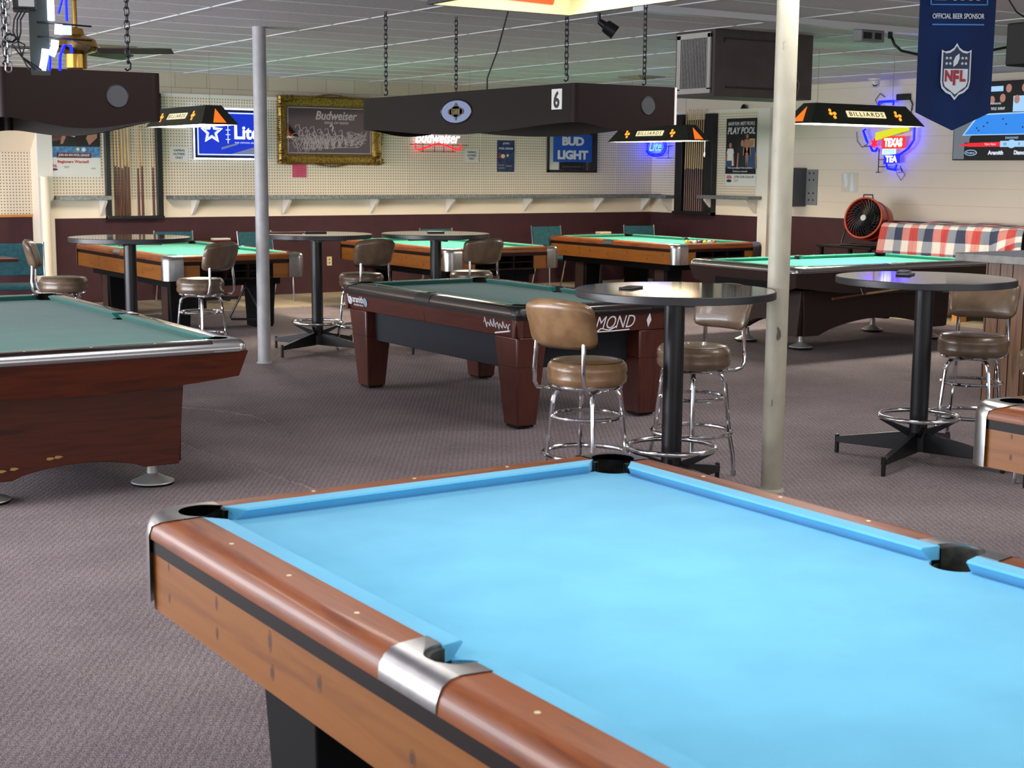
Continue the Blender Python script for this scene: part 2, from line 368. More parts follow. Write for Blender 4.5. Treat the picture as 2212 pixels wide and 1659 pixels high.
# ------------------------------------------------------------ room shell
BV, RU, CH = 17.82, 14.42, 2.845
b = MB(); b.b2(-5, 17, -4, 20, -.1, 0); b.build('floor', M['carpet'], smooth=0); struct(bpy.data.objects['floor'])
b = MB(); b.prism([(-5, 16.1), (12.3, 16.1), (13.0, 15.0), (13.0, 5), (RU, 5), (RU, 20), (-5, 20)], 0, .006)
struct(b.build('floor', M['tile'], smooth=0))
b = MB(); b.b2(-5, 17, -4, 20, CH, CH + .1); struct(b.build('ceiling', M['ceil'], smooth=0))
# ceiling T-bars
b = MB(); k = -7
for k in range(-8, 8):
    X = 5.531 + k * 1.314
    if -5 < X < RU: b.b2(X - .013, X + .013, -4, BV, CH - .006, CH); b.b2(X + .013, X + .026, -4, BV, CH - .002, CH, 1)
for k in range(-22, 12):
    Y = 10.363 + k * .657
    if Y < BV: b.b2(-5, RU, Y - .012, Y + .012, CH - .0055, CH - .0002); b.b2(-5, RU, Y + .012, Y + .021, CH - .002, CH - .0001, 1)
struct(b.build('trim_1', [M['grid'], M['gridd']], smooth=0))
b = MB(); b.b2(5.06, RU + .2, BV, BV + .15, 0, CH); struct(b.build('wall_back', M['block'], smooth=0))
b = MB(); b.b2(RU, RU + .15, -4, BV, 0, CH); struct(b.build('wall_right', M['block2'], smooth=0))
# recess on the left of the back wall
b = MB(); b.b2(-5, 5.2, 18.4, 18.5, 0, CH); b.b2(5.05, 5.06, BV, 18.4, 0, CH); struct(b.build('wall_recess', M['cream'], smooth=0))
b = MB(); b.add([(-5, 18.39, 1.84), (5.05, 18.39, 1.84), (5.05, 17.9, 2.25), (-5, 17.9, 2.25), (-5, 18.39, 2.84), (5.05, 18.39, 2.84), (5.05, 17.9, 2.84), (-5, 17.9, 2.84)], [(0, 1, 2, 3), (3, 2, 6, 7), (0, 3, 7, 4), (1, 2, 6, 5)])
struct(b.build('trim_2', M['cream'], smooth=0))
b = MB(); b.b2(-5, 5.05, 18.385, 18.4, 1.08, 1.84); struct(b.build('trim_3', M['peg'], smooth=0))
b = MB(); b.b2(-5, 5.05, 18.36, 18.4, 1.05, 1.08); struct(b.build('trim_4', M['pinefurn'], smooth=0))
b = MB(); b.b2(-5, 5.05, 18.39, 18.4, 0, 1.05); b.b2(5.15, 14.405, BV - .012, BV, 0, 1.045); b.b2(RU - .03, RU, 15.38, BV - .012, 0, 1.045); b.b2(RU - .012, RU, -4, 15.17, 0, 1.07)
struct(b.build('trim_5', M['maroon'], smooth=0))
b = MB(); b.b2(5.15, 14.41, BV - .02, BV, 1.045, 1.275); b.b2(RU - .04, RU, 15.38, BV - .02, 1.045, 1.29); struct(b.build('trim_6', M['cream'], smooth=0))
b = MB(); b.b2(5.15, 14.38, BV - .016, BV, 1.275, 2.55); struct(b.build('trim_7', M['peg'], smooth=0))
b = MB(); b.b2(RU - .036, RU, 15.38, BV - .016, 1.29, 2.53); struct(b.build('trim_8', M['pegy'], smooth=0))
b = MB(); b.b2(4.97, 5.15, BV - .03, BV + .03, 0, 2.6); b.b2(5.15, 12.2, BV - .03, BV, 2.55, 2.59); b.b2(RU - .05, RU, 15.19, 15.38, 0, 2.56); b.b2(RU - .05, RU, 15.38, BV, 2.53, 2.56)
b.b2(RU - .042, RU - .036, 15.38, 15.44, 1.29, 2.53)
struct(b.build('trim_9', M['white'], smooth=0))
b = MB()
for i in range(1, 8): b.b2(5.15 + i * 1.22 - .004, 5.15 + i * 1.22 + .004, BV - .019, BV - .016, 1.275, 2.55)
struct(b.build('trim_10', M['cream'], smooth=0))
# round pipe at the end of the back wall
b = MB(); b.lathe([(.055, 0), (.055, 1.55)], (5.03, BV - .09, 0), 20); tag(b.build('corner_pipe', M['cream']), 'cream painted pipe standing at the left end of the back wall', 'pipe')
# posts
def post(x, y, m_, label, lean=(0, 0)):
    b = MB(); b.tube([(x, y, 0), (x + lean[0], y + lean[1], CH)], .0565, 28); b.lathe([(.068, 0), (.06, .015)], (x, y, 0), 28)
    return tag(b.build('support_post', m_), label, 'post')
post(5.12, 11.60, M['post2'], 'grey painted steel post beyond the left pool table')
post(5.33, 5.53, M['post'], 'scuffed cream steel post beside the near high table')

# added fill lights for the floor, out of view above and behind the viewer
first = None
for i, (x, y, l) in enumerate(((-.6, 7.4, 'over the aisle left of the mahogany table'), (2.6, 6.0, 'between the blue table and the mahogany table'), (5.5, 5.2, 'above the near high table'), (6.9, 6.5, 'above the aisle right of the tournament table'), (7.4, 3.9, 'above the teal table'), (-1.2, 2.2, 'left of the viewer'), (3.5, -1.2, 'behind the viewer'))):
    t = thing('ceiling_fill', 'added unseen ceiling fill light ' + l, 'fill light', (x, y, CH))
    b = MB()
    for p in ((-.62, -.60, -.31, .31), (.60, .62, -.31, .31), (-.62, .62, -.31, -.29), (-.62, .62, .29, .31)): b.b2(p[0], p[1], p[2], p[3], -.012, 0)
    b.build('frame', M['grid'], t, smooth=0)
    area('fill_light', (0, 0, -.008), 1.18, .57, FILL_P, (1, .965, .93), t)

# shelves with brackets
def shelf(label, x0, x1, loc, rz, brs, z=1.275):
    t = thing('wall_shelf', label, 'shelf', loc, rz, None)
    b = MB(); b.b2(x0, x1, -.26, 0, z, z + .045); b.b2(x0, x1, -.268, -.258, z - .005, z + .048); b.build('shelf_board', M['shelf'], t, bev=.004)
    for x in brs:
        b = MB(); b.sideprism([(-.005, z), (-.21, z), (-.21, z - .03), (-.03, z - .20), (-.005, z - .20)], x - .018, x + .018); b.build('bracket', M['white'], t)
    return t
shelf('long galvanised drink shelf running under the posters on the back wall', 6.56, 14.36, (0, BV - .02, 0), 0, [6.9, 8.17, 9.47, 10.68, 12.0, 13.3, 14.2])
shelf('short drink shelf at the left end of the back wall below the league poster', 5.16, 5.78, (0, BV - .02, 0), 0, [5.72])
shelf('short drink shelf on the right wall between cue rack and trim', -16.42, -15.30, (RU - .04, 0, 0), -PI / 2, [-16.3, -15.42], z=1.285)
shelf('short drink shelf in the far right corner beside the tall cue rack', -17.80, -17.12, (RU - .04, 0, 0), -PI / 2, [-17.3], z=1.265)

# cue racks
def cue(b1, b2, x, z0, z1, y=-.04):
    s = z0 + (z1 - z0) * .42
    b1.tube([(x, y, s), (x, y + .01, z1)], [.011, .0065], 8); b2.tube([(x, y, z0), (x, y, s)], [.0155, .011], 8)
t = thing('cue_rack', 'black framed wall cue rack holding a few cues left of the back wall shelf', 'cue rack', (5.78, BV - .02, 1.03))
b = MB(); b.b2(0, .06, -.07, 0, 0, 1.55); b.b2(.65, .72, -.07, 0, 0, 1.55); b.b2(0, .72, -.10, 0, 0, .04); b.b2(0, .72, -.07, 0, 1.5, 1.55); b.build('frame', M['black'], t, bev=.004)
for i, x in enumerate((.125, .165, .21, .25, .29, .41, .46, .60)):
    b1, b2 = MB(), MB(); cue(b1, b2, x, 0, 1.45 - (i % 3) * .03, -.05)
    c = b2.build('pool_cue', M['cuebutt'], None, loc=(5.78, BV - .02, 1.072)); b1.build('shaft', M['cueash'], c)
    tag(c, 'wooden pool cue standing in the left cue rack', 'cue', 'cues in the left rack')
t = thing('cue_rack', 'black framed wall cue rack packed with cues on the far right wall', 'cue rack', (RU - .04, 17.12, 1.03), -PI / 2)
b = MB(); b.b2(0, .16, -.10, 0, 0, 1.48); b.b2(.66, .84, -.10, 0, 0, 1.48); b.b2(.0, .84, -.14, 0, 0, .05); b.b2(.16, .66, -.02, 0, 0, 1.4); b.b2(.12, .75, -.12, -.09, 1.10, 1.15); b.build('frame', M['black'], t, bev=.004)
for i in range(10):
    b1, b2 = MB(), MB(); cue(b1, b2, .0, 0, 1.47 + (i * 7 % 4) * .012, -.06)
    c = b2.build('pool_cue', M['cuebutt'], None, loc=(RU - .04, 17.12 - .20 - i * .048, 1.085)); c.rotation_euler = (0, 0, -PI / 2); b1.build('shaft', M['cueash'], c)
    tag(c, 'wooden pool cue standing in the tall rack on the right wall', 'cue', 'cues in the right rack')

# ------------------------------------------------------------ pool tables
E_ = .158            # nose to outer edge
RPROF = [(0, .738), (0, .752), (.004, .769), (.013, .785), (.028, .7955), (.05, .80)]
def bed_poly(hw, hl, ov=.03):
    """bed outline with pocket bites, counter clockwise"""
    P = []; cx = hw + .025; cy = hl + .025; r = .062
    a = math.degrees(math.asin((ov - .025) / r))       # where the circle meets the outline
    def corner(sx, sy):
        pts = arc(0, 0, r, 180 - a * -1 if 0 else 180 + a * -1, 270 + a, 12)
        return pts
    def bite(sx, sy, a0, a1): return [(sx * cx + r * math.cos(R(t)), sy * cy + r * math.sin(R(t))) for t in [a0 + (a1 - a0) * i / 12 for i in range(13)]]
    W, H = hw + ov, hl + ov
    P += bite(1, -1, 175, 95)[::1] if 0 else []
    # bottom right corner (+x,-y): come along the bottom edge, bite, go up
    P += bite(1, -1, 185, 85)
    P += [(hw + .045 + .06 * math.cos(R(t)), .06 * math.sin(R(t))) for t in [255 - 150 * i / 12 for i in range(13)]]
    P += bite(1, 1, 275, 175)
    P += bite(-1, 1, 5, -95)
    P += [(-hw - .045 + .06 * math.cos(R(t)), .06 * math.sin(R(t))) for t in [75 - 150 * i / 12 for i in range(13)]]
    P += bite(-1, -1, 95, -5)
    return P
def rail_run(mb, p0, p1, n, prof, mi=0):
    """rail profile swept on a straight run; n = inward unit normal (2D)"""
    k = len(prof); v = []
    for p in (p0, p1):
        for o, z in prof: v.append((p[0] + n[0] * o, p[1] + n[1] * o, z))
    f = [(i, i + 1, k + i + 1, k + i) for i in range(k - 1)] + [tuple(range(k))[::-1], tuple(range(k, 2 * k)), (0, k, 2 * k - 1, k - 1)]
    mb.add(v, f, mi)
def cushion(mb, p0, p1, n, c0, c1, ztop=.80, zb=.766):
    """p0,p1 nose ends (2D), n outward; back ends shifted outwards along the run by c0,c1"""
    d = Vector((p1[0] - p0[0], p1[1] - p0[1])).normalized(); n = Vector(n); a, b = Vector(p0), Vector(p1); B = .052
    v = []
    for q, s in ((a, -c0), (b, c1)):
        back = q + n * B + d * s
        v += [(back.x, back.y, ztop), (q.x + n.x * .004, q.y + n.y * .004, ztop - .001), (q.x, q.y, ztop - .006), (q.x + n.x * .005, q.y + n.y * .005, ztop - .011), ((q + n * .027 + d * s * .4).x, (q + n * .027 + d * s * .4).y, zb), (back.x, back.y, zb)]
    mb.add(v, [(i, i + 1, 7 + i, 6 + i) for i in range(5)] + [(5, 0, 6, 11), (5, 4, 3, 2, 1, 0), (6, 7, 8, 9, 10, 11)])
def contour(e, rr, s, off, n=10, sx_=None):
    """outer contour of a corner casting in canonical frame, from (s,-e) round the corner to (-e,s)"""
    c = -e + rr; q = rr - off
    return [(s if sx_ is None else sx_, -e + off)] + [(c + q * math.cos(R(a)), c + q * math.sin(R(a))) for a in [270 - 90 * i / n for i in range(n + 1)]] + [(-e + off, s)]
def corner_casting(mb, cx, cy, sx, sy, e=E_, zlow=.55, rr=.095, s=.035, prof=None, r=.066):
    prof = prof or ([(-.004, zlow), (-.004, .745)] + [(o - .003, z + .0025) for o, z in RPROF[2:]])
    sl = -e + rr + .004; nt = len(prof)
    ss = [sl if z < .765 else sl + (s - sl) * min(1, max(0, (z - .765) / (prof[-1][1] - .765))) ** 1.5 for o, z in prof]
    rings = [contour(e, rr, q_, o, sx_=s) for (o, z), q_ in zip(prof, ss)]; k = len(rings[0]); v = []
    for (o, z), rg in zip(prof, rings): v += [(cx + sx * x, cy + sy * y, z) for x, y in rg]
    f = [(j * k + i, j * k + i + 1, (j + 1) * k + i + 1, (j + 1) * k + i) for j in range(len(prof) - 1) for i in range(k - 1)]
    top = len(prof) - 1; zt = prof[-1][1]
    inner = [(-.05, s - .004)] + [(-.025 + r * math.cos(R(a)), -.025 + r * math.sin(R(a))) for a in [112 + (338 - 112) * i / 16 for i in range(17)]] + [(s - .004, -.05)]
    b0 = len(v); v += [(cx + sx * x, cy + sy * y, zt) for x, y in inner]
    b1 = len(v); v += [(cx + sx * x, cy + sy * y, zt - .05) for x, y in inner]
    f.append(tuple([top * k + i for i in range(k)] + [b0 + i for i in range(len(inner))]))
    f += [(b0 + i, b0 + i + 1, b1 + i + 1, b1 + i) for i in range(len(inner) - 1)]
    mb.add(v, f)
def side_casting(mb, cx, sx, e=E_, prof=None, half=.105, r=.06, x0=.055):
    """side pocket casting; pocket at (cx,0), outwards = sx"""
    prof = prof or [(o - .003, z + .0025) for o, z in RPROF]
    v = []; k = 9
    for o, z in prof:
        for i in range(k): v.append((cx + sx * (e - o), -half + 2 * half * i / (k - 1), z))
    f = [(j * k + i, j * k + i + 1, (j + 1) * k + i + 1, (j + 1) * k + i) for j in range(len(prof) - 1) for i in range(k - 1)]
    top = (len(prof) - 1) * k; zt = prof[-1][1]
    inner = [(.05, half + .01)] + [(x0 + r * math.cos(R(a)), r * math.sin(R(a))) for a in [94 - 188 * i / 16 for i in range(17)]] + [(.05, -half - .01)]
    b0 = len(v); v += [(cx + sx * x, y, zt) for x, y in inner]; b1 = len(v); v += [(cx + sx * x, y, zt - .05) for x, y in inner]
    f.append(tuple([top + i for i in range(k)] + [b0 + i for i in range(len(inner))]))
    f += [(b0 + i, b0 + i + 1, b1 + i + 1, b1 + i) for i in range(len(inner) - 1)]
    # cheeks
    q = len(prof); f.append(tuple(j * k for j in range(q))); f.append(tuple(j * k + k - 1 for j in range(q)))
    mb.add(v, f)
def liner(mb, x, y, r, z0=.64, z1=.795, gap=None):
    """rubber cup: wall with a gap towards the bed, and a bottom"""
    a0, a1 = gap or (0, 360); n = 24; v = []
    for i in range(n + 1):
        a = R(a0 + (a1 - a0) * i / n)
        for rr_, z in ((r - .010, z1), (r + .002, z1), (r - .008, z0)): v.append((x + rr_ * math.cos(a), y + rr_ * math.sin(a), z))
    f = [(i * 3 + j, (i + 1) * 3 + j, (i + 1) * 3 + (j + 1) % 3, i * 3 + (j + 1) % 3) for i in range(n) for j in range(3)]
    mb.add(v, f); mb.lathe([(0, z0), (r + .002, z0), (r + .002, z0 + .004), (0, z0 + .004)], (x, y, 0), 24, caps=False)
    # lower ring all the way round below bed level
    mb.lathe([(r - .003, z0), (r + .003, z0), (r + .003, .755), (r - .003, .755), (r - .003, z0)], (x, y, 0), 24, caps=False)
def table_top(t, hw, hl, cl, wy, wx, cast, zl, sights=True, low=.55, rr=.095, band=True, skirt=None):
    """bed, cushions, rails, castings, pocket liners; returns nothing"""
    b = MB(); b.prism(bed_poly(hw, hl), .70, .7665); b.build('bed_cloth', cl, t, smooth=0)
    g = .082; cs = .05; sp = .066
    for nm, pa, pb, n, c0, c1 in (
        ('c', (-hw + g, -hl), (hw - g, -hl), (0, -1), cs, cs), ('c', (-hw + g, hl), (hw - g, hl), (0, 1), cs, cs),
        ('c', (-hw, -hl + g), (-hw, -sp), (-1, 0), cs, .012), ('c', (-hw, sp), (-hw, hl - g), (-1, 0), .012, cs),
        ('c', (hw, -hl + g), (hw, -sp), (1, 0), cs, .012), ('c', (hw, sp), (hw, hl - g), (1, 0), .012, cs)):
        b = MB(); cushion(b, pa, pb, n, c0, c1); b.build('cushion', cl, t, smooth=0)
    e = E_; s = -.035; prof = RPROF + [(e - .052, .80)]
    X, Y = hw + e, hl + e
    for pa, pb, n, wd in (((-hw - s - .07, -Y), (hw + s + .07, -Y), (0, 1), wx), ((-hw - s - .07, Y), (hw + s + .07, Y), (0, -1), wx),
        ((-X, -hl + .035), (-X, -.105), (1, 0), wy), ((-X, .105), (-X, hl - .035), (1, 0), wy), ((X, -hl + .035), (X, -.105), (-1, 0), wy), ((X, .105), (X, hl - .035), (-1, 0), wy)):
        b = MB(); pa2 = pa; pb2 = pb
        if n[0] == 0: pa2, pb2 = (-hw + .035, pa[1]), (hw - .035, pb[1])
        rail_run(b, pa2, pb2, n, prof)
        if n[0] == 0:
            rail_run(b, (-hw - e + rr, pa[1]), (-hw + .035, pa[1]), n, RPROF); rail_run(b, (hw - .035, pa[1]), (hw + e - rr, pa[1]), n, RPROF)
        elif pa[1] < 0 and pb[1] < 0: rail_run(b, (pa[0], -hl - e + rr), pa, n, RPROF)
        else: rail_run(b, pb, (pb[0], hl + e - rr), n, RPROF)
        o = b.build('rail', wd, t, smooth=30)
        if sights:
            Lr = 2 * hl / 8
            if n[0] == 0:
                for i in (1, 2, 3): MB().lathe([(0, .8005), (.0055, .8008), (.0065, .7995)], (-hw + 2 * hw * i / 4, (abs(pa[1]) - e + .0937) * (1 if pa[1] > 0 else -1), 0), 10, caps=False).build('sight', M['ivory'], o)
            else:
                for i in (1, 2, 3): MB().lathe([(0, .8005), (.0055, .8008), (.0065, .7995)], ((hw + .0937) * (1 if pa[0] > 0 else -1), i * Lr * (1 if pa[1] >= 0 else -1), 0), 10, caps=False).build('sight', M['ivory'], o)
    for sx, sy in ((-1, -1), (1, -1), (-1, 1), (1, 1)):
        b = MB(); corner_casting(b, sx * hw, sy * hl, -sx, -sy, zlow=low, rr=rr); b.build('corner_casting', cast, t, smooth=50)
        b = MB(); lo = {(-1, -1): (75, 375), (1, -1): (165, 465), (1, 1): (255, 555), (-1, 1): (-15, 285)}[(sx, sy)]
        liner(b, sx * (hw + .025), sy * (hl + .025), .064, gap=((lo[0] + 15) if 1 else 0, lo[1] - 15)); b.build('pocket_liner', M['rubber'], t)
    for sx in (-1, 1):
        b = MB(); side_casting(b, sx * hw, sx); b.build('side_casting', cast, t, smooth=50)
        b = MB(); liner(b, sx * (hw + .055), 0, .058, gap=((-95, 95) if sx > 0 else (85, 275))); b.build('pocket_liner', M['rubber'], t)

M['knot'] = mat('pine_knot', '6E3E14', .5); M['knot2'] = mat('pine_knot_dark', '4A280C', .5)
KNOTS = [(1.23, .685, .005, .011), (1.23, .605, .007, .014), (.92, .672, .008, .018), (.92, .60, .008, .017), (.62, .665, .010, .026), (.61, .598, .011, .019), (.38, .645, .011, .020), (.0, .62, .012, .018), (-.4, .66, .010, .02), (-.8, .60, .012, .016), (-1.1, .66, .01, .02)]
def gandy_table(label, cl, loc, W=1.61, L_=2.88, z=1.0, rz=0, apron='black', trim=True):
    t = thing('pool_table', label, 'pool table', loc, rz)
    hw, hl = W / 2 - E_, L_ / 2 - E_; X, Y = W / 2, L_ / 2
    table_top(t, hw, hl, cl, M['walnut'], M['walnutx'], M['alu'], .55)
    # dark band, panels
    b = MB(); q = .006; c = .08
    b.b2(-X + q, X - q, -Y + c, Y - c, .70, .7385); b.b2(-X + c, X - c, -Y + q, Y - q, .70, .7385); b.build('under_rail_band', M['band'], t)
    for sx in (-1, 1):
        b = MB(); b.b2(sx * (X - .010), sx * (X - .035), -hl - .07, hl + .07, .55, .7195)
        for (ky, kz, ka, kb) in KNOTS: b.sideprism([(ky * sx * -1 + ka * math.cos(2 * PI * i / 14), kz + kb * math.sin(2 * PI * i / 14)) for i in range(14)], sx * (X - .0099), sx * (X - .0095), 1); b.sideprism([(ky * sx * -1 + ka * .6 * math.cos(2 * PI * i / 14), kz + kb * .6 * math.sin(2 * PI * i / 14)) for i in range(14)], sx * (X - .0096), sx * (X - .0093), 2)
        b.build('side_panel', [M['pine'], M['knot'], M['knot2']], t)
    for sy in (-1, 1):
        if sy > 0:
            b = MB(); b.b2(-hw - .07, hw + .07, sy * (Y - .010), sy * (Y - .035), .55, .7195); b.build('end_panel', M['pinex'], t)
        else:
            for sx in (-1, 1):
                b = MB(); b.b2(sx * (hw + .07), sx * .40, sy * (Y - .010), sy * (Y - .035), .55, .7195); b.build('end_panel', M['pinex'], t)
            b = MB(); b.b2(-.40, .40, -Y + .24, -Y + .26, .55, .70); b.b2(-.40, .40, -Y + .012, -Y + .26, .545, .562); b.b2(-.40, .40, -Y + .012, -Y + .26, .70, .72)
            for x in (-.40, -.12, .12, .39): b.b2(x, x + .012, -Y + .014, -Y + .26, .55, .71)
            b.b2(-.11, .13, -Y + .014, -Y + .26, .625, .635)
            b.b2(-.40, -.12, -Y + .014, -Y + .20, .625, .635); b.b2(.12, .40, -Y + .014, -Y + .20, .625, .635); b.build('ball_return', M['band'], t)
    b = MB(); b.b2(-X + .16, X - .16, -Y + .3, Y - .16, .46, .56); b.b2(-X + .2, X - .2, -Y + .28, Y - .2, .56, .70); b.build('frame', M['blackm'], t)
    for sx in (-1, 1):
        for sy in (-1, 1):
            b = MB(); b.box((sx * (X - .30), sy * (Y - .52), .24), (.24, .30, .48), taper=.82); o = b.build('leg', M['blackm'], t, bev=.006)
            if trim: b = MB(); b.box((sx * (X - .182), sy * (Y - .52), .25), (.012, .18, .46)); b.build('leg_trim', M['brownlam'], o)
    return t
gandy_table('pool table with bright blue cloth, walnut rails and knotty pine sides in the foreground', M['blue'], (2.02, 3.45 - 1.27, 0), 1.586, 2.856, trim=False)
gandy_table('pool table with green cloth standing left on the tile edge, behind the leftmost high table', M['green'], (5.85, 15.36, 0), 1.53, 2.95)
gandy_table('green cloth pool table in the middle of the back row, behind two brown stools', M['green'], (9.07, 15.16, 0), 1.54, 2.68)
gandy_table('green cloth pool table in the far corner with a cluster of balls on it', M['green'], (12.04, 14.87, 0), 1.44, 2.72)
gandy_table('pool table with teal cloth, plank sides and chrome corner at the right edge', M['teal'], (4.59 + .8, 3.69 - 1.44, 0), 1.61, 2.88)

def crown_table(label, cl, loc, W, L_, wd, wdx, wdz, rz=0, sk=.13, rise=.13):
    """slanted skirt, metal rail trim, arched leg panels on round feet"""
    t = thing('pool_table', label, 'pool table', loc, rz)
    hw, hl = W / 2 - E_, L_ / 2 - E_; X, Y = W / 2, L_ / 2
    prof = RPROF
    table_top(t, hw, hl, cl, M['railtop'], M['railtop'], M['alu'], .7, low=.752, rr=.06)
    b = MB()
    for pa, pb, n in (((-X, -Y + .05), (-X, Y - .05), (1, 0)), ((X, -Y + .05), (X, Y - .05), (-1, 0)), ((-X + .05, -Y), (X - .05, -Y), (0, 1)), ((-X + .05, Y), (X - .05, Y), (0, -1))):
        rail_run(b, pa, pb, n, [(.0, .742), (-.003, .752), (-.003, .765), (.005, .78), (.012, .786)])
    b.build('rail_trim', M['steel'], t)
    # skirt with swept lower edge: four slanted panels
    def skirt(a, bb, n, name, m_):
        k = 12; v = []
        for i in range(k + 1):
            u = i / k; p = Vector(a).lerp(Vector(bb), u); dz = .04 + sk * math.sin(PI * min(1, max(0, (u - .04) / .92))) ** .8
            lo = .64 - dz * .75
            for (o, z) in ((.004, .745), (.004 + (.745 - lo) * .28, lo), (.03 + (.745 - lo) * .28, lo), (.06, .745)): 
                sh = o if i == 0 else (-o if i == k else 0); dr = (Vector(bb) - Vector(a)).normalized()
                v.append((p.x + n[0] * o + dr.x * sh, p.y + n[1] * o + dr.y * sh, z))
        f = [(i * 4 + j, (i + 1) * 4 + j, (i + 1) * 4 + (j + 1) % 4, i * 4 + (j + 1) % 4) for i in range(k) for j in range(4)] + [(0, 1, 2, 3), (4 * k, 4 * k + 3, 4 * k + 2, 4 * k + 1)]
        q = MB(); q.add(v, f); q.build(name, m_, t, smooth=25)
    i_ = .035
    skirt((-X, -Y + .0), (-X, Y - .0), (1, 0), 'side_skirt', wd); skirt((X, -Y + .0), (X, Y - .0), (-1, 0), 'side_skirt', wd)
    skirt((-X + .0, -Y), (X - .0, -Y), (0, 1), 'end_skirt', wdx); skirt((-X + .0, Y), (X - .0, Y), (0, -1), 'end_skirt', wdx)
    b = MB(); b.b2(-X + .18, X - .18, -Y + .18, Y - .18, .62, .73); b.build('frame', M['blackm'], t)
    # arched leg panels
    lx, ly = X - .24, Y - .34
    def panel(c, half, ax, name='leg_panel', m_=wdz):
        p = [(-half, .56), (-half + .035, .125), (-half + .22, .125)] + [(-half + .22 + (2 * half - .44) * i / 12, .13 + rise * math.sin(PI * i / 12) ** .8) for i in range(1, 12)] + [(half - .22, .125), (half - .035, .125), (half, .56)]
        q = MB()
        (q.sideprism if ax == 'y' else q.wallprism)(p, c - .03, c + .03); q.build(name, m_, t, bev=.004)
    for s in (-1, 1): panel(s * (ly - .0), lx, 'x'); panel(s * (lx - .03), ly, 'y')
    for sx in (-1, 1):
        for sy in (-1, 1):
            b = MB(); b.lathe([(.014, .13), (.026, .128), (.03, .06)], (0, 0, 0), 20); b.lathe([(.026, .06), (.032, .055), (.08, .03), (.112, .018), (.115, .012)], (0, 0, 0), 32); b.lathe([(.115, .012), (.112, .0)], (0, 0, 0), 32, 1)
            b.build('leveling_foot', [M['footm'], M['blackm']], t, loc=(sx * (lx - .13), sy * (ly - .12), 0))
    return t
M['footm'] = mat('foot_metal', 'B4B2AE', .38, metal=.5)
M['railtop'] = mat('rosewood_rail', '1E1210', .18, coat=.8)
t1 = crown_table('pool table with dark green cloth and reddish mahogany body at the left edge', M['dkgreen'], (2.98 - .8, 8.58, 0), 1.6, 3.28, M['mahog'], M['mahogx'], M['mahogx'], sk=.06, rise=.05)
t5 = crown_table('dark brown pool table with green cloth and chrome trim beneath the lamp on the right', M['green'], (10.80, 10.32, .015), 1.5, 2.72, M['brownlam'], M['brownlam'], M['brownlam'], rz=PI / 2)
b = MB(); b.b2(-.38, .38, -.02, .02, -.05, .05); b.b2(-.36, .36, -.024, -.018, -.035, .035, 1)
# ball window and drawer slot on its left end
o = b.build('ball_return', [M['blackm'], M['band']], t5, loc=(0, 1.31, .64))
for x in (-.36, .30):
    pass
M['bare'] = mat('bare_wood', 'B08A50', .8)
# chips along the lower edge of the left mahogany table
for x, z in ((-.62, .20), (-.58, .206), (-.52, .212), (-.34, .246), (-.30, .25)): MB().wallprism([(x, z), (x + .02, z - .004), (x + .045, z + .004), (x + .03, z + .011), (x + .006, z + .012)], -.002, .0).build('chipped_edge', M['bare'], t1, loc=(.17, -1.332, -.03))

